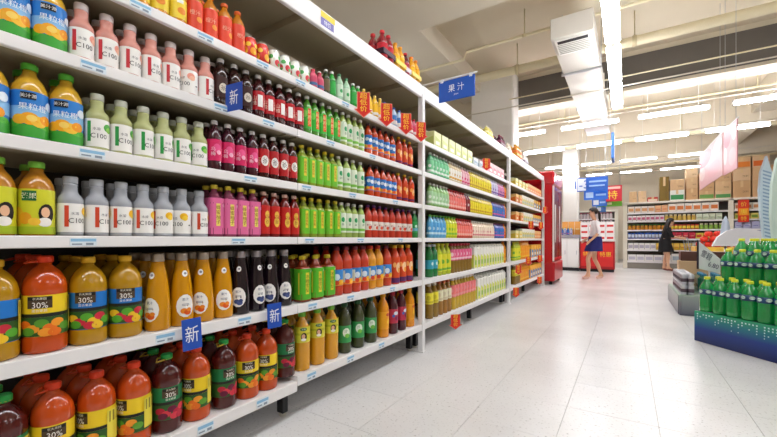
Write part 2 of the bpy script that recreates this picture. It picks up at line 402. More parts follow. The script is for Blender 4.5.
kind('red_fruit', 'fruit_drink_bottle', 'dark red drink bottle with white cap', 'pet', .222, .032, '#3c0c10', '#e9e6e4', '#c01a26', [('r', -22, 22, .060, .118, W), ('t', '山楂', 50, .09, .022, '#f0d8c8', 1, 1.0), ('t', '山楂', -50, .09, .022, '#f0d8c8', 1, 1.0), ('r', 150, 210, .06, .118, W)])
kind('aloe', 'fruit_drink_bottle', 'green label drink bottle with orange lettering', 'pet', .226, .030, '#4a8a2a', '#dcdad4', '#3cb83a', [('r', -16, 24, .05, .150, '#e8552a'), ('t', '鲜橙多', 4, .100, .026, '#f6e6a0', 1, .9), ('e', -45, .12, .012, .02, '#86d85a'), ('r', 150, 200, .05, .150, '#e8552a')], lz=(.16, .68))
kind('magenta', 'fruit_drink_bottle', 'magenta label drink bottle with dark shoulders', 'pet', .225, .031, '#3e1420', '#dcd8da', '#d62462', [('e', 0, .10, .016, .020, '#ee5a92'), ('e', 14, .082, .010, .010, '#f6b4cc'), ('t', '乌梅', -30, .085, .018, '#f8dce8', 1, 1.0), ('t', '乌梅', 60, .085, .018, '#f8dce8', 1, 1.0)])
kind('red_tea', 'tea_bottle', 'red label tea bottle with calligraphy circle', 'pet', .225, .031, '#3a1210', '#e6e2de', '#b81c22', [('e', 0, .09, .019, .026, W), ('t', '茶', 0, .09, .030, '#141414', 0, .8), ('t', '红茶', 58, .085, .02, '#f4d8a8', 1, 1.0), ('e', 180, .09, .019, .026, W), ('t', '红茶', -58, .085, .02, '#f4d8a8', 1, 1.0)], lz=(.14, .66))
kind('green_tea', 'tea_bottle', 'green label tea bottle with yellow cap', 'pet', .228, .030, '#8a9a2e', '#d6c02c', '#6cc02a', strip_y(.228), lz=(.1, .70), sq=5)
kind('white_green', 'tea_bottle', 'pale green white tea bottle, white cap', 'pet', .225, .030, '#9cb45a', '#dedcd6', '#dfe8d2', [('e', 0, .115, .012, .016, '#2a9a5a'), ('b', .045, .062, '#7cc04a'), ('t', '茶', -4, .085, .016, '#3a6a4a', 0, 1.0), ('e', 60, .1, .012, .014, '#4ab87a')], lz=(.15, .70))
kind('mm_blue', 'juice_bottle', 'red orange juice bottle with blue label', 'pet', .228, .030, '#c8451e', '#3a2230', '#2f78c4', [('b', .050, .072, '#f0903a'), ('e', 0, .105, .014, .014, '#e8eef4'), ('e', 18, .066, .011, .010, '#f6c23a'), ('e', -18, .064, .011, .010, '#e85a2a'), ('e', -50, .112, .013, .012, '#dfe8f0'), ('e', -72, .066, .011, .010, '#f6c23a')], lz=(.2, .62))
kind('orange_red', 'juice_bottle', 'orange red drink bottle with yellow cap', 'pet', .228, .030, '#c83c18', '#e0b42a', '#d8461c', [('e', 0, .09, .016, .028, '#f4c48a'), ('e', 8, .075, .012, .014, '#f0902a'), ('e', -40, .11, .012, .016, '#f6b050'), ('b', .02, .036, '#6a2058')], lz=(.09, .68))
kind('soda_green', 'soda_bottle', 'green soda bottle with grey cap', 'pet', .228, .031, '#2c8a42', '#b8bcc0', '#2aa04e', [('b', .06, .085, '#6cb4c8'), ('e', 0, .10, .012, .012, '#d8efe0')])
kind('pink_tea', 'tea_bottle', 'pink square tea bottle with yellow cap', 'pet', .232, .0315, '#8a3a5a', '#d8c43a', '#dd6a9c', [('r', -16, 16, .05, .148, '#f0dc6a'), ('t', '蜂蜜柚子', 0, .099, .019, '#7a4a1a', 1, 1.0), ('t', '茶', 45, .14, .014, '#f8e0ec', 0, 1.0), ('r', 164, 196, .05, .148, '#f0dc6a')], sq=6, lz=(.06, .74))
kind('red_gourd', 'tea_bottle', 'red label tea bottle with gold panel', 'pet', .228, .031, '#7a1a14', '#e0b8a8', '#c4221e', [('e', 0, .115, .012, .018, '#e8c04a'), ('e', 0, .078, .015, .026, '#e8c04a'), ('t', '凉茶', 0, .092, .022, '#8a1a12', 1, .9), ('e', 180, .078, .015, .026, '#e8c04a'), ('t', '凉茶', 62, .09, .02, '#f2d47a', 1, 1.0)], lz=(.08, .70))
kind('red_purple', 'juice_bottle', 'red juice bottle with purple cap', 'pet', .232, .031, '#c23a26', '#5a2a6a', '#ece4da', [('e', 0, .072, .013, .013, '#e0562a'), ('e', 26, .078, .009, .009, '#8a2a5a'), ('t', '果汁', -20, .09, .014, '#a8322a', 0, 1.0), ('e', 60, .074, .012, .012, '#e0562a')], lz=(.24, .50))
kind('big_tea', 'tea_bottle', 'large square green tea bottle, yellow cap', 'pet', .258, .041, '#8a3418', '#d8c42c', '#55b428', [('r', -16, 16, .045, .165, '#e9d23a'), ('t', '冰糖雪梨', 0, .105, .023, '#2a5a1a', 1, 1.0), ('t', '绿茶', 48, .17, .014, '#f2f6e0', 0, 1.0), ('r', 60, 72, .045, .165, '#e4ecd8'), ('r', -72, -60, .045, .165, '#e9d23a')], sq=5, lz=(.06, .72), seg=24)
petp = [('b', .062, .085, '#f09a32'), ('e', -18, .115, .020, .020, '#dfe9f2'), ('e', 16, .085, .016, .015, '#f6b428'), ('e', -20, .080, .016, .014, '#d8482a'), ('e', 45, .088, .014, .014, '#f4c83a'), ('r', -70, -40, .075, .15, '#ece6c8')]
kind('pet_red', 'juice_bottle', 'large red orange bottle with blue label', 'pet', .305, .043, '#c43a1c', '#6a2030', '#3a86cc', petp, lz=(.2, .53))
kind('pet_yellow', 'juice_bottle', 'large golden juice bottle with blue label', 'pet', .305, .043, '#e0961c', '#c03a24', '#3a86cc', petp, lz=(.2, .53))
kind('pet_purple', 'juice_bottle', 'large orange bottle with purple base', 'pet', .305, .042, '#cc3c18', '#e6b42a', '#d84a1e', [('e', 0, .13, .022, .04, '#f6cfa0'), ('e', 12, .11, .016, .02, '#f09a2a'), ('b', .012, .050, '#5a2a62'), ('e', -45, .15, .014, .02, '#f4b060')], lz=(.04, .70))
kind('pet_green', 'soda_bottle', 'large green soda bottle with grey cap', 'pet', .305, .043, '#1f7a3c', '#c4c8c8', '#3aa4b8', [('e', 0, .125, .016, .016, '#d8efe8')], lz=(.25, .52))
kind('girl', 'juice_bottle', 'large yellow juice bottle with green cap', 'pet', .324, .045, '#d89a1e', '#7cc242', '#d6cf3a', [('b', .200, .212, '#b8b82a'), ('e', 0, .233, .020, .009, '#1f6a3a'), ('e', 2, .192, .017, .022, '#1c1512'), ('e', -1, .194, .010, .013, '#e8b894'), ('e', 0, .176, .014, .008, '#f3efe8'), ('t', '芒果', 0, .233, .010, '#f4f0d8', 0, 1.0)], lz=(.49, .76))
kind('dark_juice', 'juice_bottle', 'large dark green bottle with green label', 'pet', .320, .045, '#3c4220', '#2a5a34', '#3a9a52', [('e', 0, .135, .024, .03, '#dfe9d8'), ('e', 6, .115, .016, .014, '#7cc04a'), ('t', '汁', -4, .145, .020, '#1f6a3a', 0, 1.0)], lz=(.22, .56))
kind('orange_pet', 'juice_bottle', 'large bright orange drink bottle', 'pet', .322, .045, '#e8920e', '#e8a41c', '#f0a21c', [('e', 0, .17, .020, .012, '#c8482a'), ('e', 4, .12, .018, .02, '#f6c23a')], lz=(.2, .6))
kind('dark_red_pet', 'juice_bottle', 'large dark red bottle with pink label', 'pet', .320, .043, '#4a0f1c', '#b02a38', '#b8304a', [('e', 0, .16, .022, .014, '#d8dcea'), ('e', 8, .12, .016, .018, '#7a1a4a'), ('e', -30, .14, .012, .012, '#4a6ab8')], lz=(.26, .6))
kind('s1_yellow', 'juice_bottle', 'yellow label juice bottle with orange shoulders', 'round', .205, .034, '#cf8a22', '#e0862a', '#ecd03a', [('e', 0, .06, .016, .014, '#e88a2a'), ('r', -30, 10, .09, .105, W)])
kind('s1_orange', 'juice_bottle', 'red orange label bottle with amber shoulders', 'pet', .206, .033, '#c0761a', '#d8622a', '#e2482c', [('t', '橙汁', 0, .085, .020, '#f6b89a', 0, 1.0), ('e', 30, .06, .012, .012, '#f29a3a')], lz=(.06, .66))
kind('s_soda_dark', 'soda_bottle', 'small dark green soda bottle', 'pet', .165, .026, '#2a3a1c', '#d8d8d0', '#6a5a3a', [], seg=14)
kind('s_soda_green', 'soda_bottle', 'small bright green soda bottle', 'pet', .172, .026, '#2f9a3c', '#e4e4de', '#2fae46', [], seg=14)
kind('s_soda_mint', 'soda_bottle', 'small pale mint soda bottle, green cap', 'pet', .180, .026, '#a8cfae', '#2f7a48', '#cfe4cc', [('e', 0, .07, .01, .012, '#3aa85a')], seg=14)
kind('s_yellow', 'soda_bottle', 'small yellow drink bottle', 'pet', .175, .026, '#e6b83a', '#f0d878', '#f2c21e', [('b', .03, .05, W)], seg=14)
kind('s_blue', 'soda_bottle', 'small white drink bottle with blue cap', 'pet', .165, .026, '#b8cfe6', '#2a4ea8', '#4a86cc', [('b', .03, .06, W)], seg=14)
kind('s_red', 'soda_bottle', 'small pink drink bottle with red cap', 'pet', .160, .026, '#d8728a', '#c02a3a', '#e0446a', [('b', .03, .05, W)], seg=14)
kind('s_pink', 'soda_bottle', 'small pink drink bottle with blue base', 'pet', .125, .026, '#d8607a', '#d84a5a', '#cc4a6a', [('b', .028, .045, '#4a6a9a')], seg=14)
# simpler kinds for the middle and far bay
def far(k, desc, h, r, body, cap, label, band=None, lz=(.12, .66), name='drink_bottle', shape='pet'):
    kind(k, name, desc, shape, h, r, body, cap, label, ([('b', lz[0] * h + .01, lz[0] * h + .03, band)] if band else []) + [('e', -50, (lz[0] * .45 + lz[1] * .55) * h, r * .45, h * .07, band or W)], seg=12, lz=lz)
far('f_mint', 'mint green label drink bottle', .215, .034, '#6ab884', '#e0e4e0', '#7ccf98', '#e8f2ea')
far('f_beige', 'white label beige drink bottle', .210, .032, '#d9c49a', '#e8e4dc', '#efe9df', '#d8a84a')
far('f_pinkw', 'pink white drink bottle', .205, .032, '#e0a0a8', '#ece4e0', '#ecb8c4', '#d84a7a')
far('f_yellow', 'yellow label drink bottle', .212, .031, '#d8c03a', '#e8e4d8', '#ead62a', '#c8a41e')
far('f_purplew', 'lilac label drink bottle', .210, .031, '#b8b0cc', '#e8e4e8', '#c8c0dc', '#7a5aa8')
far('f_pinkp', 'pink purple drink bottle', .205, .031, '#c86a9a', '#e8d8e4', '#d88ab4', '#6a3a8a')
far('f_orange', 'orange label drink bottle', .215, .033, '#e08a2a', '#e86a2a', '#ee8a2e', '#d8501e')
far('f_greenw', 'pale green bottle with white cap', .222, .032, '#8ab86a', '#e8e6e0', '#a8d0a0', '#e4eede')
far('f_coral', 'coral label bottle with red cap', .212, .031, '#c84a3a', '#c02a2a', '#ee7a72', '#f2b4a8')
far('f_darkred', 'dark red bottle with white cap', .215, .031, '#6a1a20', '#e8e0dc', '#8a1f2a')
far('f_bluep', 'blue purple label drink bottle', .205, .031, '#4a5aa8', '#8a4a7a', '#3a74c0', '#c85a9a')
far('f_blue', 'blue label bottle with green cap', .218, .032, '#6ab0d8', '#6ab84a', '#5aa8dc', '#c8e4f2')
far('f_lime', 'lime yellow bottle with green cap', .222, .033, '#c8d02a', '#6ab83a', '#dede32', '#8ac43a')
far('f_peach', 'white peach label drink bottle', .205, .031, '#ecd8c0', '#f0ece4', '#f0dcc8', '#d8868a')
far('f_limebig', 'large lime yellow soda bottle', .310, .042, '#b8c42a', '#cfc23a', '#e4e03a', '#6ab03a')
far('f_pinktea', 'large tea bottle with pink label', .305, .041, '#8a6a2a', '#c83a4a', '#e0628a', '#f2ccd8', lz=(.42, .80))
far('f_yeltea', 'large amber bottle with yellow label', .322, .042, '#8a6a1e', '#e8e0c8', '#e8dc3a', '#c8b82a', lz=(.42, .74))
far('f_whttea', 'large amber bottle with white label', .322, .042, '#9a6a22', '#c8602a', '#ece8c8', '#d8ccb0', lz=(.42, .74))
far('f_peachbig', 'large golden bottle with pink label', .325, .042, '#c8a42a', '#efe6dc', '#ee7e7e', '#f0a0a0', lz=(.40, .78))
far('f_orangebig', 'large orange drink bottle', .315, .044, '#e8962a', '#e8762a', '#ee9a2a', '#f0c03a')

def build_kind(q):
    g = SHAPES[q['shape']](q['h'], q['r']); h = q['h']; sq = q['sq']; out = []
    # square bottles keep a round neck: build body up to the shoulder square, then blend by profile
    b = MB()
    if sq:
        n = len(g['body']); b.lathe(g['body'][:9], q['seg'], 0, sq)
        b.lathe([(g['body'][8][0] * 1.02, g['body'][8][1] - .004)] + g['body'][9:], q['seg'], 0, 0)
    else: b.lathe(g['body'], q['seg'], 0, 0)
    out.append(('body', b.mesh(juice(q['body']) if q['shape'] != 'c100' else mat(q['body'], rough=.1, coat=.6, trans=.4 if 'clear' in q['desc'] else .12, ior=1.3)), None))
    metal = q['shape'] == 'glass'
    cm = mat(q['cap'], rough=.3, metal=.7) if metal else capm(q['cap'])
    c = MB().lathe([(r, z + g['capz']) for r, z in g['cap']], max(12, q['seg'] - 4))
    out.append(('cap', c.mesh(cm), None))
    R = g['R']
    lz = (q['lz'][0] * h, q['lz'][1] * h) if q['lz'] else g['lz']
    li = None
    if q['label']:
        Rl = q['r'] * 1.010 if q['lz'] else R + .0006
        m = MB(); n = q['seg'] + 4
        for z0, z1 in ((lz[0], lz[1]),):
            vs = []
            for zz in (z0, z1):
                for k in range(n):
                    a = 2 * PI * k / n; rr = Rl * sqf(a, sq); vs.append((rr * math.cos(a), rr * math.sin(a), zz))
            m.add(vs, [(k, (k + 1) % n, n + (k + 1) % n, n + k) for k in range(n)], 0, True)
        li = len(out); out.append(('label', m.mesh(ink(q['label'])), None))
    else: Rl = R
    if q['prints']:
        m = MB(); mats = []
        def mi(hx):
            k = ink(hx)
            if k not in mats: mats.append(k)
            return mats.index(k)
        zlo = lz[0]
        conical = q['shape'] == 'glass'
        for j, p in enumerate(q['prints']):
            off = .0009 + .00012 * j
            n0 = len(m.v)
            if p[0] == 'r': m.wrect(Rl, p[1], p[2], p[3], p[4], mi(p[5]), off, sq)
            elif p[0] == 'b':
                if q['seg'] <= 14: off += .0006
                m.wrect(Rl, -180, 180, max(p[1], .002), p[2], mi(p[3]), off, sq)
            elif p[0] == 'e': m.well(Rl, p[1], p[2], p[3], p[4], mi(p[5]), off, sq)
            elif p[0] == 't': m.wtext(Rl, p[1], p[2], p[3], p[4], mi(p[5]), off, sq, bool(p[6]), p[7])
            if conical:           # follow the taper of the glass
                for k in range(n0, len(m.v)):
                    x, y, z = m.v[k]; s = prof_r(g['body'], z) / R
                    a = off / R
                    m.v[k] = (x * s + x * a * (1 - s), y * s + y * a * (1 - s), z)
        out.append(('label_print', m.mesh(mats), li))
    if q['extra']:               # carrying strap that hangs around the neck
        m = MB(); z = g['capz'] + .004; r = q['r']
        pts = [Vector((.34 * r * math.cos(a), .34 * r * math.sin(a), z)) for a in [k * PI / 6 for k in range(13)]]
        m.tube(pts, .0028, 6)
        m.tube([(-.34 * r, 0, z), (-.2 * r, -.55 * r, z + .003), (.25 * r, -.82 * r, z - .004), (.34 * r, -.3 * r, z)], .0028, 6)
        out.append(('carry_strap', m.mesh(capm(q['extra'])), None))
    q['meshes'] = out
def prof_r(pr, z):
    for (r0, z0), (r1, z1) in zip(pr, pr[1:]):
        if z0 <= z <= z1: return r0 + (r1 - r0) * (z - z0) / max(1e-9, z1 - z0)
    return pr[-1][0]
def put(k, loc, rz, label, group):
    q = K[k]
    if q['meshes'] is None: build_kind(q)
    t = thing(q['name'], label, 'bottle', loc, 0.0, group)
    objs = []
    step = 0 if q['sq'] else int(round(rz / .14))          # the turn of the bottle is baked into shared print meshes
    for nm, me, par in q['meshes']:
        if nm in ('label_print', 'carry_strap') and step:
            me = q.setdefault('turned', {}).setdefault((nm, step), None) or me
            if q['turned'][(nm, step)] is None:
                me = me.copy(); me.transform(Matrix.Rotation(step * .14, 4, 'Z')); q['turned'][(nm, step)] = me
        objs.append(link(nm, me, objs[par] if par is not None else t))
    return t

# ------------------------------------------------------------------ boxed goods and cans
def carton_mesh(w_, d_, h_, body, art, art2, gable=False, cap=None):
    """drink carton: front faces +X; body + coloured front panel + side panel"""
    return (w_, d_, h_, body, art, art2, gable, cap)
_CM = {}
def put_carton(spec, loc, rz, name, label, cat, group):
    if spec not in _CM:
        w_, d_, h_, body, art, art2, gable, cap = spec; ms = []
        zt = h_ * (.86 if gable else 1)
        b = MB().bbox(-d_ / 2, d_ / 2, -w_ / 2, w_ / 2, 0, zt, .003)
        if gable:
            b.add([(-d_ / 2, -w_ / 2 + .002, zt), (d_ / 2, -w_ / 2 + .002, zt), (d_ / 2, w_ / 2 - .002, zt), (-d_ / 2, w_ / 2 - .002, zt), (0, -w_ / 2 + .002, h_ * .96), (0, w_ / 2 - .002, h_ * .96)], [(1, 2, 5, 4), (3, 0, 4, 5), (0, 1, 4), (2, 3, 5)])
            b.box(-.002, .002, -w_ / 2 + .002, w_ / 2 - .002, h_ * .95, h_)
        ms.append(('body', b.mesh(ink(body))))
        p = MB()
        for s in (1,):
            x = d_ / 2 + .0006
            p.add([(x, -w_ * .42, zt * .06), (x, w_ * .42, zt * .06), (x, w_ * .42, zt * .55), (x, -w_ * .42, zt * .70)], [(0, 1, 2, 3)], 0)
            p.add([(x + .0005, -w_ * .3, zt * .2), (x + .0005, w_ * .25, zt * .2), (x + .0005, w_ * .25, zt * .42), (x + .0005, -w_ * .3, zt * .42)], [(0, 1, 2, 3)], 1)
            y = -w_ / 2 - .0006
            p.add([(-d_ * .42, y, zt * .06), (d_ * .42, y, zt * .06), (d_ * .42, y, zt * .70), (-d_ * .42, y, zt * .55)], [(0, 1, 2, 3)], 0)
        ms.append(('front_print', p.mesh([ink(art), ink(art2)])))
        if cap: ms.append(('cap', MB().lathe([(.014, 0), (.015, .003), (.015, .016), (.013, .018)], 10, M=Matrix.Translation((d_ * .22, 0, h_ * .90)) @ Matrix.Rotation(.6, 4, 'Y')).mesh(capm(cap))))
        _CM[spec] = ms
    t = thing(name, label, cat, loc, rz, group)
    for nm, me in _CM[spec]: link(nm, me, t)
    return t
_CAN = {}
def put_can(cols, loc, rz, label, group):
    if cols not in _CAN:
        c1, c2, c3 = cols; h, r = .112, .032
        body = MB().lathe([(.75 * r, 0), (.8 * r, .002), (r, .010), (r, h - .014), (.82 * r, h - .004), (.82 * r, h), (.76 * r, h), (.76 * r, h - .004)], 20).mesh(mat(c1, rough=.25, metal=.1, coat=.5))
        m = MB(); mats = [ink(c2), ink(c3)]
        for p in (-95, 0, 95, 190):
            m.well(r, p, .045, .016, .018, 0, .0006); m.well(r, p + 30, .075, .013, .011, 1, .0008); m.well(r, p + 12, .038, .007, .008, 1, .0010)
        lid = MB().lathe([(.80 * r, h - .003), (.84 * r, h), (.80 * r, h + .002), (.74 * r, h - .002)], 18).mesh(STEEL)
        _CAN[cols] = [('body', body), ('can_print', m.mesh(mats)), ('lid', lid)]
    t = thing('drink_can', label, 'can', loc, rz, group)
    for nm, me in _CAN[cols]: link(nm, me, t)
    return t

# ------------------------------------------------------------------ stocking the shelves
SHN = ['top', 'second', 'third', 'fourth', 'fifth', 'bottom']
BAYN = ['nearest', 'middle', 'far']
COUNT = {}
GRP = {}
def radius(it):
    return K[it]['r'] if it in K else 0.0345
def lab(desc, si, bi, row, tagkey):
    key = (desc, si, bi, row); COUNT[key] = COUNT.get(key, 0) + 1
    pre = '' if row == 0 else ('second-row ' if row == 1 else 'third-row ')
    return '%s%s, %s from left, %s shelf of %s bay' % (pre, desc, ordn(COUNT[key]), SHN[si], BAYN[bi])
def shelf_z(si, bi, y):
    return SH[si] - .026 if (si == 5 and bi == 0 and y < 1.37) else SH[si]
SPREAD = dict(c_pink=48, c_green=42, c_clear=48, mm_orange=25, mm_mango=15, j_carrot=35, j_berry=40, j_tropic=30, g_orange=35, g_berry=40)
LEAN = dict(j_carrot=-38, j_berry=-30, j_tropic=-30, g_orange=-35, g_berry=-40, mm_orange=-8, mm_mango=-8, c_pink=6, c_green=6, c_clear=6, girl=-35, dark_juice=-35)
CANS = dict(can_orange=('#d8362a', '#f6a82a', '#f2d03a'), can_white=('#eef0e6', '#d8404a', '#4aa852'))
CAND = dict(can_orange='red orange fruit drink can', can_white='white fruit drink can with red fruit')
def stock(si, bi, items, rows=2, drift_warn=True):
    """items: list of (kind, [px centres of the front row])"""
    lim = (BAYS[bi][0] + .03, BAYS[bi][1] - .06)
    seq = [(k, p) for k, ps in items for p in ps]
    last = None
    for k, p in seq:
        r = radius(k); X = -(A + .022 + r); y = on_x(p, X)
        if last is not None:
            y = max(y, last[0] + last[1] + r + .002)
        if y + r > lim[1] + .02:
            continue
        last = (y, r)
        z = shelf_z(si, bi, y)
        if abs(y - (BAYS[0][0] + 1.281)) < r and si == 5 and bi == 0: z = SH[si]
        for row in range(rows):
            x = X - row * (2 * r + .004)
            if x - r < -A - .465: break
            yy = y + (random.uniform(-.004, .004) if row else 0)
            xx = x + (random.uniform(-.004, .001) if row == 0 else random.uniform(-.001, .001))
            if k in K:
                rot = math.radians(LEAN.get(k, -12) + random.uniform(-1, 1) * SPREAD.get(k, 12))
                if K[k]['sq']: rot = math.radians(random.uniform(-3, 3))
                put(k, (xx, y, z + .0005), rot, lab(K[k]['desc'], si, bi, row, k), K[k]['desc'] + ' row')
            else:
                put_can(CANS[k], (xx, y, z + .0005), random.choice([0, PI / 2, PI, -PI / 2]), lab(CAND[k], si, bi, row, k), 'drink cans on the top shelf')
def rng(a, b, k):
    """px centres so that bottles of kind k stand side by side from px a to px b"""
    r = radius(k); X = -(A + .022 + r); y0, y1 = on_x(a, X), on_x(b, X); n = max(1, int(round((y1 - y0) / (2 * r + .003))) + 1)
    out = []
    for i in range(n):
        y = y0 + (y1 - y0) * i / max(1, n - 1); out.append(CX + F * (X * CS + y * SN) / (-X * SN + y * CS))
    return out
# nearest bay
stock(0, 0, [('s1_yellow', [118, 137, 154, 166]), ('s1_orange', [179, 194, 209, 223]), ('can_orange', [238, 252]), ('can_white', [265.5, 277.6, 290, 301]), ('s_pink', [309.5, 316]),
    ('s_soda_dark', [323.5]), ('s_soda_green', [331]), ('s_soda_mint', [339, 346.5]), ('s_soda_green', [353, 358]), ('s_yellow', [363.5, 369, 375, 380]), ('s_blue', [384, 389, 394, 399]), ('s_red', [403, 406.5, 410, 414])], rows=2)
stock(1, 0, [('mm_orange', [10, 43]), ('c_pink', [74, 100, 123, 144, 164, 181.5, 198]), ('tea_dark', [214, 224, 237]), ('red_fruit', [251, 264, 275.5, 286, 296]), ('aloe', [305, 314, 322, 329, 335.5]),
    ('white_green', [342, 348, 354, 360]), ('mm_blue', [368, 374, 380, 386, 392]), ('orange_red', [398.5, 404, 409.5]), ('soda_green', [416, 420.5])])
stock(2, 0, [('mm_orange', [-12, 22, 54]), ('c_green', [85, 110.6, 132, 153, 172, 190]), ('magenta', [204.7, 218.6, 232.5, 245.8]), ('red_tea', [259, 270.5, 282, 292]), ('green_tea', [301.7, 310, 317, 324, 331]),
    ('white_green', [338, 346, 353, 360]), ('mm_blue', [369.6, 376, 382.4, 388, 393]), ('orange_red', [398, 404.5, 410.8]), ('soda_green', [417, 421])])
stock(3, 0, [('mm_mango', [-4, 28]), ('c_clear', [61, 87, 113, 136, 157, 175.6, 192]), ('pink_tea', [208.7, 221.7, 235.6, 248.6]), ('red_gourd', [262, 273, 284.5, 294]), ('green_tea', [303.5, 311, 319, 327.5, 335]),
    ('white_green', [341, 347.4, 354, 360.5]), ('red_purple', [367.5, 373.5, 379.5, 385.5, 391.5, 397.5, 403, 408.5]), ('soda_green', [414, 418.5])])
stock(4, 0, [('j_tropic', [-5]), ('j_carrot', [40]), ('j_tropic', [87, 125]), ('g_orange', [158, 181, 202.5, 221]), ('g_berry', [238.5, 255, 269.5, 283]), ('big_tea', [302, 315, 327]),
    ('pet_red', [336.5, 346, 355, 363]), ('pet_yellow', [370.5, 378]), ('pet_red', [386]), ('pet_purple', [394.5, 401.5, 408]), ('pet_green', [414.5, 419.5])], rows=3)
stock(5, 0, [('j_berry', [3]), ('j_carrot', [49, 97, 134]), ('j_berry', [167]), ('j_carrot', [196]), ('j_berry', [224]), ('j_carrot', [247, 266.5]), ('j_berry', [285]), ('girl', [302, 317, 331]),
    ('dark_juice', [344.5, 358, 370.5]), ('orange_pet', [383]), ('dark_red_pet', [392.5, 401]), ('orange_pet', [409.5]), ('f_yeltea', [416])], rows=3)
# middle bay
def ranges(L): return [(k, rng(a, b, k)) for k, a, b in L]
stock(1, 1, ranges([('f_mint', 430, 446), ('f_beige', 449, 459), ('f_pinkw', 461.5, 467), ('f_yellow', 469.5, 489), ('f_purplew', 491, 496), ('f_pinkp', 497.5, 502), ('f_orange', 504, 506.5)]), rows=1)
stock(2, 1, ranges([('f_greenw', 430, 446), ('f_coral', 448.5, 463), ('f_darkred', 465, 467.5), ('f_yellow', 469.5, 490), ('f_bluep', 492, 502.5), ('f_orange', 504, 507)]), rows=1)
stock(3, 1, ranges([('f_blue', 430, 443), ('f_lime', 445.5, 454), ('f_coral', 456.5, 470), ('f_peach', 472, 492), ('f_bluep', 494, 501.5), ('f_orange', 503.5, 507)]), rows=1)
stock(4, 1, ranges([('pet_green', 429, 433.5), ('f_limebig', 438, 447), ('f_pinktea', 451, 468)]), rows=2)
stock(5, 1, ranges([('f_yeltea', 429, 434), ('f_whttea', 439, 447.5), ('f_peachbig', 452, 472)]), rows=2)
CEND = {}
def cartons(si, bi, a, b, spec, name, desc, group, rows=1, gap=.004):
    X = -(A + .022 + spec[1] / 2); y0, y1 = on_x(a, X), on_x(b, X); n = int((y1 - y0) / (spec[0] + gap)) + 1
    for i in range(n):
        y = y0 + (y1 - y0) * i / max(1, n - 1)
        y = max(y, CEND.get((si, bi), -9) + spec[0] / 2 + .003)
        if y + spec[0] / 2 > BAYS[bi][1] - .055: continue
        CEND[(si, bi)] = y + spec[0] / 2
        for row in range(rows):
            put_carton(spec, (X - row * (spec[1] + .004), y, SH[si] + .0005), 0.0, name, lab(desc, si, bi, row, 0), 'carton', group)
LIME = carton_mesh(.094, .08, .285, '#eceae2', '#d6dc4a', '#8ab43a', True, '#e8e8e0')
cartons(4, 1, 472.5, 500, LIME, 'juice_carton', 'white gable carton with lime panel', 'lime juice cartons', 2, .014)
cartons(5, 1, 476, 502, LIME, 'juice_carton', 'white gable carton with lime panel', 'lime juice cartons', 2, .014)
stock(4, 1, ranges([('f_orangebig', 503, 506.5)]), rows=1)
stock(5, 1, ranges([('f_orangebig', 504.5, 507)]), rows=1)
PALE = carton_mesh(.15, .10, .15, '#e4e6a4', '#cfd878', '#f2f0d8', False, None)
cartons(0, 1, 433, 466, PALE, 'drink_box', 'pale yellow drink box', 'pale drink boxes')
BLUEW = carton_mesh(.16, .10, .10, '#dfe6ea', '#9ab8cc', '#c8d4dc')
cartons(0, 1, 472, 478, BLUEW, 'drink_box', 'white and blue drink box', 'blue white drink boxes')
PINKB = carton_mesh(.17, .10, .145, '#eeb8b8', '#e07a8a', '#f4e2dc')
cartons(0, 1, 483, 499, PINKB, 'drink_box', 'pink drink box', 'pink drink boxes')
YELB = carton_mesh(.17, .10, .13, '#ece2a0', '#e8c84a', '#f4efd8')
cartons(0, 1, 502, 506, YELB, 'drink_box', 'yellow drink box', 'yellow drink boxes')
# far bay
ORB = carton_mesh(.17, .11, .15, '#efc07a', '#e8742a', '#f4dcb8')
WHB = carton_mesh(.14, .11, .17, '#ece8dc', '#d8c84a', '#9ab8c8')
BLB = carton_mesh(.18, .11, .17, '#f0b84a', '#4a86b8', '#f0e8d4')
for si, plan in enumerate([[(YELB, 514, 524), (ORB, 526, 541)], [(ORB, 514, 517.5), (WHB, 519.5, 530), (BLB, 532, 541)], [(ORB, 514, 519), (WHB, 521, 529), (BLB, 531, 541)], [(YELB, 514, 518), (WHB, 520, 531), (ORB, 533, 541)], None, None]):
    for spec, a, b in plan or []:
        nm = {YELB: 'yellow drink box', ORB: 'orange drink box', WHB: 'white drink box', BLB: 'blue panelled orange box'}[spec]
        cartons(si, 2, a, b, spec, 'drink_box', nm, nm + 'es of the far bay')
stock(4, 2, ranges([('f_limebig', 513.5, 518), ('f_orangebig', 520, 527)]), rows=1)
stock(5, 2, ranges([('f_yeltea', 513.5, 517), ('f_orangebig', 519, 526)]), rows=1)
BLT = carton_mesh(.20, .13, .24, '#f0b030', '#4a86b8', '#f0e8d4')
cartons(4, 2, 529, 541, BLT, 'drink_box', 'tall blue panelled orange box', 'tall boxes of the far bay')
cartons(5, 2, 528, 541, BLT, 'drink_box', 'tall blue panelled orange box', 'tall boxes of the far bay')

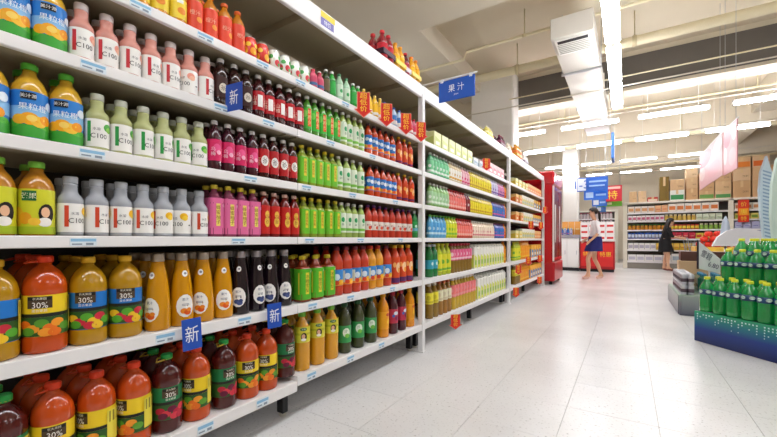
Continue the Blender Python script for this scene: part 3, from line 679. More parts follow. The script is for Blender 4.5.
# ================================================================== price tags, cards and signs on the shelving
TAGP = [(0, [140, 205, 262, 300, 345]), (1, [93, 221, 268, 330, 372]), (2, [92, 250, 306, 352, 395]), (3, [83, 238, 309, 360, 400]), (4, [165, 244, 312, 350, 392]), (5, [205, 262, 311, 350, 381])]
nt_ = 0
for si, ps in TAGP:
    for n, p in enumerate(ps):
        y = on_x(p, -A); z = shelf_z(si, 0, y)
        t = thing('price_tag', 'pale blue price tag on the %s shelf edge, %s from left' % (SHN[si], ordn(n + 1)), 'price tag', (-A + .0042, y, z - LIPH[si] * .5), 0, 'price tags on the nearest bay')
        hh = LIPH[si] * .36
        MB().box(0, .0012, -.035, .035, -hh, hh).build('card', ink('#dfeaf2'), t)
        m = MB(); x = .0016
        m.add([(x, -.033, hh * .15), (x, .033, hh * .15), (x, .033, hh * .9), (x, -.033, hh * .9)], [(0, 1, 2, 3)], 0)
        m.add([(x, -.030, -hh * .7), (x, -.004, -hh * .7), (x, -.004, -hh * .35), (x, -.030, -hh * .35)], [(0, 1, 2, 3)], 1)
        m.add([(x, .006, -hh * .8), (x, .026, -hh * .8), (x, .026, -hh * .2), (x, .006, -hh * .2)], [(0, 1, 2, 3)], 1)
        m.build('tag_print', [ink('#8cbfe0'), ink('#8a98a8')], t)
# yellow and purple promotion stickers on the fascia
p = at_x(328, 12, -A + .0065)
t = thing('fascia_sticker', 'yellow and violet sticker on the top fascia', 'sticker', (-A + .0065, p.y, 2.235))
MB().box(0, .001, -.06, .06, .012, .045).build('yellow_strip', ink('#e8d23a'), t)
vs_ = MB().box(0, .001, -.06, .05, -.035, .008).build('violet_strip', ink('#7a76b8'), t)
MB().ftext('特价', frame((.0016, -.005, -.014), (0, 1, 0)), .028, 0).build('lettering', ink('#efeff6'), vs_)

def card(name, label, cat, o, yaw, outline, thick, face, group=None):
    """small upright card: origin o, its face looks towards angle yaw (0 = +X); returns the thing and its face matrix in local space"""
    t = thing(name, label, cat, o, 0, group)
    M = frame((0, 0, 0), (-math.sin(yaw), math.cos(yaw), 0))
    MB().prism(outline, thick, M).build('board', ink(face), t)
    N = Vector((math.cos(yaw), math.sin(yaw), 0))
    return t, frame(N * (thick / 2 + .0006), (-math.sin(yaw), math.cos(yaw), 0)), N
# three blue "new" cards clipped to the shelf edges
for (px, py, si, yaw, w_, h_, rl, lb) in ((234, 97, 1, -1.45, .10, .118, 0.0, 'blue new-product card clipped below the dark tea bottles'), (192, 334, 4, -.12, .072, .122, .05, 'blue new-product card clipped below the orange glass bottles'), (274.5, 315.5, 4, -.2, .074, .118, .03, 'blue new-product card clipped below the dark glass bottles')):
    pp = at_x(px, py, -A + .045)
    R = Matrix.Rotation(rl, 2)
    ol = [tuple(R @ Vector(q)) for q in ((-w_ / 2, -h_ / 2), (w_ / 2, -h_ / 2), (w_ / 2, h_ / 2), (-w_ / 2, h_ / 2))]
    t, M, N = card('new_product_card', lb, 'card', pp, yaw, ol, .0016, '#1f4fb4', 'blue new-product cards')
    Mr = M @ Matrix.Rotation(-rl, 4, 'Y')
    MB().ftext('新', Mr, .064, 0, wscale=.78).build('lettering', ink('#f4f6fa'), t)
    MB().tube([N * -.002 + Vector((0, 0, h_ * .3)), Vector((-.04, 0, SH[si] - .015 - pp.z))], .0022, 6).build('clip_arm', mat('#e8ecf0', rough=.2), t)
# red arrow cards
ARW = [(363.5, 105, 0, 'red arrow price card hanging below the yellow bottles'), (386.5, 115, 0, 'red arrow price card hanging below the blue capped bottles'), (406, 124, 0, 'red arrow price card hanging below the small pink bottles'), (421, 132, 0, 'red arrow price card beside the first white post'),
       (486.5, 164.5, 0, 'red arrow price card on the pink drink boxes'), (455.5, 322, 5, 'red arrow price card hanging near the floor, middle bay'), (531, 225.5, 2, 'red arrow card on the third shelf edge, far bay'), (541, 226, 2, 'red arrow card at the far post, third shelf'),
       (528.5, 261.5, 4, 'red arrow card on the fifth shelf edge, far bay'), (540, 259, 4, 'red arrow card at the far post, fifth shelf'), (518.5, 270, 4, 'red arrow card below the yellow jugs, far bay'), (539.5, 280.5, 5, 'red arrow card at the far post, bottom shelf'), (516, 292.5, 5, 'red arrow card hanging lowest near the second post'), (545, 210.5, 1, 'red arrow card at the far post, second shelf')]
for px, py, si, lb in ARW:
    pp = at_x(px, py, -A + .055)
    wv, hv = .042, .165
    if px > 440: wv, hv = .05, .15
    ol = [(-wv, hv / 2), (-wv, -hv * .18), (-wv * 1.45, -hv * .18), (0, -hv / 2), (wv * 1.45, -hv * .18), (wv, -hv * .18), (wv, hv / 2)]
    t, M, N = card('arrow_price_card', lb, 'price card', pp, -.75, ol[::-1], .0015, '#d8241c', 'red arrow price cards')
    MB().ftext('超低价', M @ Matrix.Translation((0, 0, .018)), .037, 0, vert=True, wscale=1.25).build('lettering', ink('#ffd83a'), t)
    e = MB(); ei = [(x * .93, z * .955 + .001) for x, z in ol]
    for k in range(len(ol)):
        a, b, c_, d_ = ol[k], ol[(k + 1) % len(ol)], ei[(k + 1) % len(ol)], ei[k]
        e.add([M @ Vector((q[0], 0, q[1])) for q in (a, b, c_, d_)], [(3, 2, 1, 0)])
    e.build('border', ink('#f2a08a'), t)
    MB().tube([(0, 0, hv / 2 - .01), (-.05, 0, hv / 2 - .012)], .002, 6).build('clip_arm', mat('#e8ecf0', rough=.2), t)
# category sign over the first post
Ys = 2.80; q0, q1 = at_y(439, 100, Ys), at_y(475, 92, Ys)
t = thing('category_sign', 'blue hanging aisle sign with white characters beside first post', 'sign', ((q0.x + q1.x) / 2, Ys, 2.185))
wd = q1.x - q0.x
MB().bbox(-wd / 2, wd / 2, -.008, .008, -.085, .085, .004).build('panel', ink('#2a5cc0'), t)
MB().ftext('果 汁', frame((0, -.0088, .012), (1, 0, 0)), .062, 0, wscale=.9).ftext('Juice', frame((0, -.0088, -.042), (1, 0, 0)), .018, 0).build('lettering', ink('#f2f5fa'), t)
for s in (-.4, .4):
    MB().box(wd * s - .012, wd * s + .012, -.012, .012, .07, .1).build('hanger_clip', mat('#dfe3e8', rough=.3), t)
MB().tube([(-wd / 2 - .17, 0, .098), (wd / 2 + .02, 0, .098)], .006, 8).build('arm', POST, t)

# multipacks on top of the shelving
def pack(label, px, n, d, h, r, body, lab_, cap, top, rows=2):
    X = -A - .03 - r; y = on_x(px, X); q = None
    t = thing('bottle_multipack', label, 'multipack', (X, y, CAN0 + .0855), 0, 'multipacks on top of the shelving')
    g = sh_pet(h, r)
    bm_ = MB().lathe(g['body'], 12).mesh(juice(body)); cm_ = MB().lathe([(a, z + g['capz']) for a, z in g['cap']], 10).mesh(capm(cap))
    lm_ = MB().lathe([(r * 1.01, h * .12), (r * 1.01, h * .62)], 14).mesh(ink(lab_))
    for i in range(n):
        for j in range(d):
            o = link('bottle', bm_, t); o.location = (-j * 2 * r, i * 2 * r, 0)
            link('cap', cm_, o); link('label', lm_, o)
    MB().bbox(-(2 * d - 1) * r - .002, r + .002, -r - .002, (2 * n - 1) * r + .002, h * .30, h * .46, .003).build('wrap_band', ink(top), t)
    return t
pack('red and dark purple bottle multipack on top of nearest bay', 382, 2, 2, .27, .042, '#8a1424', '#c42a3a', '#c8222e', '#3a1830')
pack('orange bottle multipack on nearest bay, beside the red one', 395, 2, 2, .255, .038, '#e09a1e', '#f0b428', '#e8a020', '#f2d24a')
pack('dark red bottle multipack between the two orange multipacks', 405, 1, 2, .24, .038, '#5a1422', '#b0384a', '#c8222e', '#d8d0d8')
pack('orange bottle multipack on nearest bay, close to first post', 411, 2, 2, .25, .038, '#e8a41e', '#f2b422', '#e8862a', '#f6d86a')
pack('yellow bottle multipack on top of middle bay', 486, 3, 2, .18, .04, '#e0d06a', '#e8e0a0', '#e8e4c8', '#e8d84a')
pack('dark purple bottle multipack on top of middle bay', 499, 3, 2, .20, .04, '#4a1030', '#7a2248', '#8a2a4a', '#5a1838')
pack('white bottle multipack on top above second post', 507, 2, 2, .18, .04, '#e8d8c0', '#efe4d4', '#f0e8dc', '#efe0d0')
pack('orange and purple bottle multipack on top of far bay', 515, 4, 2, .26, .045, '#e08a2a', '#e8762a', '#d8b02a', '#f0b43a')
pack('white bottle multipack on top of far bay', 523, 3, 2, .22, .045, '#e8e0da', '#efe8e2', '#f0ece8', '#b8a8c0')

# ================================================================== ceiling fittings
LAMP = mat('#f6f9ff', rough=.5, emit=LAMP_W)
HOUS = mat('#e6e2da', rough=.5)
LAMP2 = mat('#f7f9ff', rough=.5, emit=LAMP_W * 2.1)
LH = 3.3
def lamp(x, y, along, label, L=1.16, h=LH):
    hw = .075 if along else .05; hb = -.03 if along else -.005
    t = thing('tube_lamp', label, 'ceiling lamp', (x, y, h), 0 if along else PI / 2, 'fluorescent tube lamps')
    MB().bbox(-hw * .45, hw * .45, -L / 2, L / 2, .045, .075, .006).build('housing', HOUS, t)
    tb = MB().bbox(-hw, hw, -L / 2 + .025, L / 2 - .025, hb, .045, .015).build('diffuser', LAMP if along else LAMP2, t)
    for s in (-1, 1):
        MB().bbox(-.03, .03, s * (L / 2 - .01) - .012, s * (L / 2 - .01) + .012, -.02, .05, .004).build('end_socket', HOUS, t)
        MB().tube([(0, s * L * .35, .08), (0, s * L * .35, (CEIL - .02) - h)], .004, 6).build('suspension_rod', HOUS, t)
    return t
ya = at_z(613, 43, LH).y
WH = ['over the aisle, nearest of the visible row', 'over the aisle, second of the lengthwise row', 'over the aisle, farthest of the lengthwise row']
for k in range(-5, 3):
    y = ya - .6 + k * 1.29
    lb = 'white tube lamp ' + (WH[k] if k >= 0 else 'over the aisle behind the view, %s before the visible ones' % ordn(-k))
    lamp(-.14, y, True, lb)
crow = [(8.75, [(505, 546), (561, 619.6), (637.6, 710.3), (732, 820)]), (11.1, [(524, 564.7), (576, 622), (634.8, 689), (704.8, 770.7)]), (14.6, [(545, 577), (581, 611.6), (620, 657.6), (668, 725)]), (17.6, [(556, 580), (586, 612), (620, 652), (660, 705)])]
for ri, (Y, ps) in enumerate(crow):
    for n, (p, q) in enumerate(ps):
        x0, x1 = at_y(p, 100, Y).x, at_y(q, 100, Y).x
        lamp((x0 + x1) / 2, Y, False, 'white tube lamp crossing the ceiling, %s row back, %s from left' % (ordn(ri + 1), ordn(n + 1)), L=x1 - x0, h=[3.34, 3.42, 3.56, 3.62][ri])
for n, (x, y) in enumerate([(-4.3, 1.5), (-4.3, 5.5), (-4.3, 9.5), (3.6, 0.5), (3.6, 3.5), (3.6, 6.0), (6.2, 1.5), (6.2, 5.0), (1.7, -2.5), (-2.6, -2.0)]):
    lamp(x, y, True, 'white tube lamp over the neighbouring aisle, %s along' % ordn(n + 1))
for k, Y in enumerate((7.2, 8.75, 11.1, 14.1, 17.0)):
    o = MB().tube([(-6, Y + .12, LH + .24), (8.5, Y + .12, LH + .24)], .012, 8).build('conduit_rail', mat('#d8d0c2', rough=.5))
    tag(o, 'thin cross conduit under the ceiling, %s from the front' % ordn(k + 1), 'conduit', 'cross conduits')
CREAM = mat('#e6dab8', rough=.5, noise=.05)
def pipe(label, pts, r, flanges=()):
    t = thing('ceiling_pipe', label, 'pipe', (0, 0, 0))
    MB().tube(pts, r, 14).build('pipe_run', CREAM, t)
    for x, y, z in flanges:
        MB().tube([(x - .03, y, z), (x + .03, y, z)], r * 1.18, 14).build('clamp', mat('#cdbf98', rough=.5), t)
        MB().tube([(x, y, z + r), (x, y, CEIL - .02)], .01, 6).build('hanger_rod', mat('#cdbf98', rough=.5), t)
    return t
pipe('thick cream pipe crossing in front of the dark beam', [(-6.5, 7.0, 4.1), (8.8, 7.0, 4.1)], .075, [(x, 7.0, 4.1) for x in (-3.0, -1.7, .1, 1.9, 3.4)])
pipe('thin cream sprinkler pipe with a drop near the air duct', [(-6.5, 6.0, 4.05), (-2.35, 6.0, 4.05), (-2.3, 6.0, 4.16), (.6, 6.0, 4.16), (8.5, 6.0, 4.16)], .022, [(-1.35, 6.0, 4.16), (2.2, 6.0, 4.16)])
pipe('thin pale pipe running below the dark beam', [(-2.0, 7.6, 3.80), (8.5, 7.6, 3.80)], .012, [(2.4, 7.6, 3.80)])
pipe('thin pale pipe just behind the dark beam', [(-5.0, 9.3, 3.75), (8.5, 9.3, 3.75)], .02, [(-1.2, 9.3, 3.75), (2.0, 9.3, 3.75), (4.4, 9.3, 3.75)])
pipe('far cream pipe crossing above the back lamps', [(-6.0, 12.2, 3.7), (8.5, 12.2, 3.7)], .05, [(-2.5, 12.2, 3.7), (1.2, 12.2, 3.7), (4.4, 12.2, 3.7)])
pipe('farthest thin pipe near the back wall', [(-6.0, 16.0, 3.6), (8.5, 16.0, 3.6)], .035, [(-2.5, 16.0, 3.6), (1.4, 16.0, 3.6), (4.4, 16.0, 3.6)])
# air duct with diffuser grille
t = thing('air_duct', 'white rectangular air duct with louvred grille over the aisle', 'air duct', (-.60, 5.25, 3.6))
DUCT = mat('#d6d0c6', rough=.55, noise=.03)
MB().bbox(-.25, .25, 0, 5.4, 0, .27, .006).build('duct_body', DUCT, t)
MB().bbox(-.27, .27, 2.2, 2.26, -.01, .28, .004).build('flange', DUCT, t)
g = MB().bbox(-.21, .21, .06, .5, -.014, -.002, .003).build('grille', mat('#f0ece6', rough=.4), t)
MB().box(-.18, .18, .08, .15, -.018, -.0145).build('dark_opening', BLACK, g)
for k in range(6):
    wv = .19 - .0 * k
    M = Matrix.Translation((0, .19 + k * .05, -.016)) @ Matrix.Rotation(.6, 4, 'X')
    MB().box(-wv, wv, -.012, .012, -.003, .003, 0, M).build('louvre', mat('#b8b2a8', rough=.5), g)
for k, y in enumerate((1.2, 3.2, 5.0)):
    for s in (-.27, .27): MB().tube([(s, y, 0), (s, y, .95)], .006, 6).build('hanger_rod', STEEL, t)
MB().bbox(-.28, .28, 1.18, 1.22, -.03, 0, .003).build('hanger_bar', STEEL, t)

# hanging banners
def banner(label, c0, c1, h0, cols):
    """banner between two floor-plan points with bottom and top heights"""
    a, b = Vector(c0), Vector(c1); L = (b - a).length; mid = (a + b) / 2
    t = thing('hanging_banner', label, 'banner', (mid.x, mid.y, h0[0]), math.atan2(b.y - a.y, b.x - a.x), 'pink hanging banners')
    hh = h0[1] - h0[0]
    m = MB().bbox(-L / 2, L / 2, -.006, .006, 0, hh, .003).build('sheet', ink(cols[0]), t)
    pr = MB()
    for s in (-1, 1):
        for i, (u0, u1, z0, z1, ci) in enumerate(((-.5, .1, .55, 1.0, 0), (-.5, -.2, .2, .6, 1), (-.1, .45, .1, .5, 2), (.15, .5, .6, .95, 1))):
            n = 16; cx_, cz_ = (u0 + u1) / 2 * L, (z0 + z1) / 2 * hh
            vs = [(cx_ + (u1 - u0) / 2 * L * math.cos(2 * PI * k / n) * .95, s * (.0065 + .0004 * i), cz_ + (z1 - z0) / 2 * hh * math.sin(2 * PI * k / n) * .95) for k in range(n)]
            pr.add(vs, [tuple(range(n)) if s < 0 else tuple(reversed(range(n)))], ci)
    pr.build('banner_print', [ink(cols[1]), ink(cols[2]), ink(cols[3])], t)
    MB().tube([(-L / 2 - .05, 0, hh + .005), (L / 2 + .05, 0, hh + .005)], .009, 8).build('top_rod', mat('#e8e6e2', rough=.4), t)
    for s in (-.4, .4): MB().tube([(L * s, 0, hh), (L * s, 0, CEIL - .005 - h0[0])], .003, 5).build('wire', STEEL, t)
b0 = at_x(700, 156, 1.2); b1 = at_x(723, 131, 1.2)
zb = at_x(723, 175, 1.2).z; zt = b1.z
banner('wide pink and white banner hanging lengthwise at right', (1.2, b0.y), (1.2, b1.y), (zb, zt), ('#cf9a9c', '#c0505e', '#dcc0bc', '#cf9096'))
banner('narrow pink banner hanging nearest beside the wide one', (1.2, b1.y - .06), (1.22, b1.y - .75), (zb - .02, zt - .02), ('#cf9298', '#c8626e', '#dcc4c0', '#d8a8ac'))
# edge-on blue sign and the blue department signs
def hsign(name, label, cat, px0, px1, py0, py1, Y, face, parts, rz=0.0, group=None, wires=True):
    a, b = at_y(px0, py0, Y), at_y(px1, py1, Y)
    t = thing(name, label, cat, ((a.x + b.x) / 2, Y, b.z), rz, group); wv, hv = b.x - a.x, a.z - b.z
    pnl = MB().bbox(-wv / 2, wv / 2, -.02, .02, 0, hv, .006).build('panel', ink(face), t)
    for i, q in enumerate(parts):
        if q[0] == 'r':
            MB().box(q[1] * wv, q[2] * wv, -.024 - .002 * i, -.02, q[3] * hv, q[4] * hv).build('sign_field', ink(q[5]), pnl)
        else:
            MB().ftext(q[1], frame((q[2] * wv, -.027 - .002 * i, q[3] * hv), (1, 0, 0)), q[4] * hv, 0).build('lettering', ink(q[5]), pnl)
    if wires:
        for s in (-.4, .4): MB().tube([(wv * s, 0, hv), (wv * s, 0, CEIL - .005 - b.z)], .004, 5).build('wire', STEEL, t)
    return t
hsign('department_sign', 'large blue hanging sign with white number field', 'sign', 577, 608, 178.5, 190, 11.3, '#2a62c4', [('r', -.48, -.2, .06, .94, '#dfe8f4'), ('t', '1-3', -.34, .5, .6, '#2a62c4'), ('r', -.1, .45, .62, .74, '#9cc0ee'), ('r', -.1, .4, .32, .42, '#9cc0ee')])
hsign('department_sign', 'lower blue hanging sign behind the numbered sign', 'sign', 584, 608, 191, 199, 11.6, '#2f6acc', [('r', -.42, -.1, .2, .8, '#b8d4f2'), ('r', .0, .42, .4, .6, '#9cc0ee')])
hsign('department_sign', 'small blue hanging sign above the red counter', 'sign', 592, 607, 199, 206, 13.6, '#3a72cc', [('r', -.4, -.05, .2, .8, '#dfe8f4'), ('r', .02, .4, .4, .6, '#9cc0ee')])
hsign('department_sign', 'lowest small blue sign behind the walking woman', 'sign', 596, 606, 206.5, 212, 14.4, '#4a80d0', [('r', -.38, .0, .2, .8, '#dfe8f4')])
hsign('promotion_sign', 'red promotion sign with yellow character by far rack', 'sign', 606, 622, 186, 201, 13.4, '#cf2434', [('t', '特', -.1, .4, .55, '#f2d03a'), ('r', -.4, .4, .78, .92, '#f6c8b8')])
hsign('promotion_sign', 'green promotion strip below the red sign', 'sign', 597, 622, 201.5, 206, 13.7, '#6ab83a', [('r', -.4, .1, .3, .7, '#cfe8a8')])
hsign('promotion_sign', 'red and yellow promotion sign on the far rack post', 'sign', 738, 749, 200, 222, 14.54, '#d8341c', [('r', -.46, .46, .30, .62, '#f0901c'), ('t', '惠', 0, .46, .24, '#f6d84a'), ('t', '价', 0, .80, .2, '#f6d84a'), ('t', '特', 0, .16, .2, '#f6c83a')], wires=False)
pp = at_y(613, 148, 9.6)
t = thing('aisle_marker_sign', 'small blue sign hanging edge-on below the lamps', 'sign', (pp.x, 9.6, pp.z), 0)
MB().bbox(-.025, .025, -.3, .3, -.28, .28, .01).build('panel', ink('#3a74c8'), t)
MB().box(.0255, .03, -.24, .24, -.2, .2).build('sign_field', ink('#dfe8f2'), t)
MB().tube([(0, 0, .28), (0, 0, CEIL - .005 - pp.z)], .005, 5).build('wire', STEEL, t)

# ================================================================== red drinks fridge
RED = mat('#c81420', rough=.25, coat=.5)
t = thing('drinks_fridge', 'tall red drinks fridge at the end of the shelving', 'fridge', (-1.31, 8.42, 0))
MB().bbox(-.68, -.02, 0, 1.15, .08, 2.3, .015).build('cabinet', RED, t)
MB().bbox(-.70, .02, -.01, 1.16, 2.12, 2.42, .03).build('header', RED, t)
MB().bbox(-.60, .03, -.005, 1.155, .07, .48, .02).build('base_panel', mat('#b8101c', rough=.3, coat=.4), t)
for a, b in ((.03, .565), (.585, 1.12)):
    d = MB().bbox(-.02, .012, a, b, .5, 2.1, .006).build('door', mat('#8a0f16', rough=.2, coat=.6), t)
    MB().bbox(.0125, .016, a + .06, b - .06, .58, 2.02, .002).build('glass', mat('#6a0d14', rough=.35), d)
    MB().tube([(.035, a + .03, .9), (.035, a + .03, 1.7)], .01, 8).build('handle', mat('#e8e6e4', rough=.3), d)
MB().bbox(-.012, .022, -.012, .014, .5, 2.1, .003).build('edge_strip', mat('#f0e4e2', rough=.3), t)
for x in (-.6, -.06):
    for y in (.08, 1.07): MB().lathe([(.03, 0), (.035, .01), (.03, .08)], 12, c=(x, y, 0)).build('foot', BLACK, t)

# ================================================================== far racks
def farrack(label, x0, x1, Y, posts, group):
    t = thing('wall_rack', label, 'shelf', (x0, Y, 0), 0, group); L = x1 - x0
    MB().box(0, L, .50, .53, .03, 2.14).build('back_panel', mat('#6a665e', rough=.7), t)
    for x in posts: MB().bbox(x - .06, x + .06, -.03, .02, 0, 2.16, .004).build('post', mat('#ddd8c8', rough=.5), t)
    for z in SH:
        s = MB().box(0, L, .01, .49, z - .03, z).build('shelf', SHELF, t)
        MB().bbox(0, L, -.006, .012, z - .04, z + .004, .002).build('shelf_lip', SHELF, s)
    MB().bbox(-.04, L + .04, -.03, .52, 2.12, 2.18, .005).build('top_board', mat('#e2ddd0', rough=.5), t)
    MB().box(0, L, .02, .06, .0, .19).build('kick_plate', mat('#8a857c', rough=.6), t)
RY = 14.6
farrack('long pale wall rack of groceries with cartons stacked on top', -.07, 5.3, RY, [.02, 2.64, 5.34], 'wall racks at the back')
farrack('narrow far rack of pink bottles beside the red sign', -2.4, -.35, 17.9, [.02, 2.03], 'wall racks at the back')
_FI = {}
def fmesh(tp, w_, h_, c1, c2):
    key = (tp, w_, h_, c1, c2)
    if key in _FI: return _FI[key]
    m = MB()
    if tp == 'box':
        m.bbox(-w_ / 2, w_ / 2, -.06, .06, 0, h_, .004).box(-w_ * .4, w_ * .4, -.062, -.0595, h_ * .25, h_ * .7, 1)
    elif tp == 'can':
        r = w_ / 2; m.lathe([(r * .9, 0), (r, .006), (r, h_ - .008), (r * .9, h_)], 10).lathe([(r * 1.02, h_ * .2), (r * 1.02, h_ * .75)], 10, 1)
    elif tp == 'jar':
        r = w_ / 2; m.lathe([(r * .9, 0), (r, .01), (r, h_ * .68), (r * .7, h_ * .8)], 10).lathe([(r * .78, h_ * .8), (r * .78, h_)], 10, 1)
    else:   # bag with a pillowed middle and flat sealed top
        m.add([(-w_ / 2, -.02, 0), (w_ / 2, -.02, 0), (w_ / 2, .03, 0), (-w_ / 2, .03, 0), (-w_ * .48, -.06, h_ * .45), (w_ * .48, -.06, h_ * .45), (w_ * .48, .06, h_ * .45), (-w_ * .48, .06, h_ * .45), (-w_ / 2, -.004, h_), (w_ / 2, -.004, h_), (w_ / 2, .004, h_), (-w_ / 2, .004, h_)],
              [(0, 1, 5, 4), (1, 2, 6, 5), (2, 3, 7, 6), (3, 0, 4, 7), (4, 5, 9, 8), (5, 6, 10, 9), (6, 7, 11, 10), (7, 4, 8, 11), (8, 9, 10, 11), (3, 2, 1, 0)])
        m.add([(-w_ * .3, -.0615, h_ * .40), (w_ * .3, -.0615, h_ * .40), (w_ * .3, -.0615, h_ * .47), (-w_ * .3, -.0615, h_ * .47)], [(0, 1, 2, 3)], 1)
    _FI[key] = m.mesh([ink(c1), ink(c2)])
    return _FI[key]
FN = dict(box=('grocery_box', 'box'), can=('food_can', 'can'), jar=('food_jar', 'jar'), bag=('food_bag', 'bag'))
def row_far(si, x0, x1, Y, runs, where):
    """runs: (type, width, height, colours, share of the length, describing word)"""
    x = x0; cnt = {}
    for tp, w_, h_, c1, c2, share, word in runs:
        end = x + share * (x1 - x0); h_ = h_ * (1.35 if si == 0 else 1.22)
        while x + w_ <= end:
            k = (tp, word); cnt[k] = cnt.get(k, 0) + 1
            o = link(FN[tp][0], fmesh(tp, w_, h_, c1, c2)); o.location = (x + w_ / 2, Y + .085, SH[si] + .0005)
            tag(o, '%s %s, %s from left on the %s shelf of %s' % (word, FN[tp][0].split('_')[1], ordn(cnt[k]), SHN[si], where), FN[tp][1], '%s %ss of %s' % (word, tp, where))
            x += w_ + .012
W1 = 'the wall rack'
row_far(0, .03, 2.5, RY, [('box', .17, .16, '#e8e0d4', '#d8a06a', .3, 'white'), ('bag', .16, .17, '#e8b48a', '#d8642a', .2, 'peach'), ('box', .19, .19, '#efe8dc', '#d87a3a', .5, 'cream')], W1)
row_far(1, .03, 2.5, RY, [('box', .11, .15, '#e8e4e4', '#c86a8a', .4, 'white'), ('jar', .10, .16, '#d8b85a', '#e8e0c0', .35, 'amber'), ('bag', .14, .16, '#cfd8c0', '#6a9a5a', .25, 'pale')], W1)
row_far(2, .03, 2.5, RY, [('jar', .10, .15, '#c8862a', '#3a7a3a', .45, 'golden'), ('can', .09, .13, '#d8443a', '#f0d84a', .3, 'red'), ('jar', .10, .15, '#8ab04a', '#d8d0b0', .25, 'green')], W1)
row_far(3, .03, 2.5, RY, [('can', .08, .16, '#2a5ab0', '#d8e0ee', .45, 'blue'), ('bag', .15, .17, '#c8344a', '#e8c0a0', .3, 'red'), ('box', .14, .15, '#e0c84a', '#c8502a', .25, 'yellow')], W1)
row_far(4, .03, 2.5, RY, [('box', .14, .18, '#e6e4e0', '#b8b4c4', .35, 'white'), ('bag', .14, .18, '#e8c04a', '#d8442a', .4, 'yellow'), ('box', .15, .2, '#e8e4dc', '#8aa04a', .25, 'cream')], W1)
row_far(5, .03, 2.5, RY, [('box', .22, .18, '#eceae8', '#c4c0d0', .5, 'large white'), ('box', .20, .22, '#efeeea', '#a8b8c8', .5, 'pale')], W1)
W2 = 'the right wall rack'
row_far(0, 2.66, 5.2, RY, [('box', .18, .15, '#e8e0d0', '#c88a5a', .5, 'white'), ('bag', .16, .16, '#d8c8b0', '#c84a3a', .5, 'beige')], W2)
row_far(1, 2.66, 5.2, RY, [('box', .16, .14, '#d8c86a', '#7a9a3a', .5, 'yellow'), ('box', .16, .17, '#d0cce0', '#7a6ab0', .5, 'lilac')], W2)
row_far(2, 2.66, 5.2, RY, [('bag', .17, .18, '#b8b8d8', '#6a6ab0', .5, 'violet'), ('box', .2, .15, '#d8d4cc', '#a89a8a', .5, 'grey')], W2)
for si in range(6):
    row_far(si, -2.33, -.45, 17.9, [('jar', .11, .2 if si < 4 else .26, '#dccfd2', ['#b86a7a', '#a8586a', '#9a6a88', '#8a8a9a', '#c0707a', '#b0607a'][si], 1.0, 'pinkish')], 'the narrow far rack')
# cartons on the wall rack
CARD = ['#d2ae84', '#c8a074', '#d8b892', '#cca67c']
base = 2.181
def cstack(items):
    """items: px0, px1, pixel height, list bottom to top of (colour, band, label, height m)"""
    for px0, px1, col in items:
        z = base
        for c, band, lb, hh in col:
            Y = RY + .06; a, b = at_y(px0, 200, Y), at_y(px1, 200, Y); wv = b.x - a.x
            py1 = HZ - (z - H) * F / (Y / (CS + (px0 - CX) / F * SN)); 
            t = thing('cardboard_carton', lb, 'carton', ((a.x + b.x) / 2, Y, z), 0, 'cartons on top of the wall rack')
            MB().bbox(-wv / 2 + .004, wv / 2 - .004, 0, .36, 0, hh - .002, .008).build('box', mat(c, rough=.75, noise=.08, nscale=6), t)
            MB().box(-.03, .03, -.002, .0, hh * .62, hh - .004).build('tape', mat('#d8b888', rough=.4), t)
            if band: MB().box(-wv / 2 + .02, wv / 2 - .02, -.003, 0, hh * .1, hh * .55).build('print_band', ink(band), t)
            else: MB().ftext('饮料', frame((wv * .2, -.002, hh * .35), (1, 0, 0)), min(hh * .28, wv * .16), 0).build('lettering', ink('#7a5a3a'), t)
            z += hh
cstack([(629, 637, [(CARD[0], None, 'small tan carton leftmost on top of the wall rack', .36)]), (638, 646.5, [(CARD[2], None, 'small tan carton second from left on the wall rack', .36)]),
    (647.5, 658, [('#b83a30', '#d8c8b0', 'low red carton on top of the wall rack', .15)]), (659.5, 669.2, [('#7a6228', None, 'tall dark olive carton on top of the wall rack', .78)]),
    (670, 684.5, [('#e4e6de', '#2f8a4a', 'white carton with green print on the wall rack', .33), (CARD[0], None, 'tan carton on the white and green carton', .33)]),
    (686, 698, [(CARD[1], None, 'bottom tan carton right of the green print carton', .36), (CARD[0], None, 'middle tan carton right of the green print carton', .32), (CARD[2], None, 'top tan carton right of the green print carton', .30)]),
    (699, 714.5, [(CARD[3], '#6a9a4a', 'bottom carton with green print left of centre stack', .26), (CARD[1], None, 'middle tan carton above green print, left of centre', .26), (CARD[0], None, 'upper tan carton of the stack behind the banner', .3)]),
    (715, 731.5, [(CARD[2], '#4a8a4a', 'bottom carton with green print behind the banner', .24), (CARD[0], None, 'second tan carton behind the narrow banner', .28), (CARD[3], None, 'third tan carton behind the narrow banner', .30)]),
    (733, 751, [(CARD[1], None, 'bottom large tan carton right of the banner', .50), (CARD[2], None, 'second large tan carton right of the banner', .36), (CARD[0], '#d87a2a', 'orange printed carton topmost right of the banner', .34)]),
    (752.5, 770, [(CARD[3], None, 'bottom large tan carton near the striped standee', .50), (CARD[0], None, 'second large tan carton near the striped standee', .36), (CARD[2], '#d86a2a', 'orange printed carton topmost near the striped standee', .34)]),
    (771.5, 790, [(CARD[0], None, 'bottom tan carton at the right end of the rack', .5), (CARD[1], None, 'upper tan carton at the right end of the rack', .4)])])

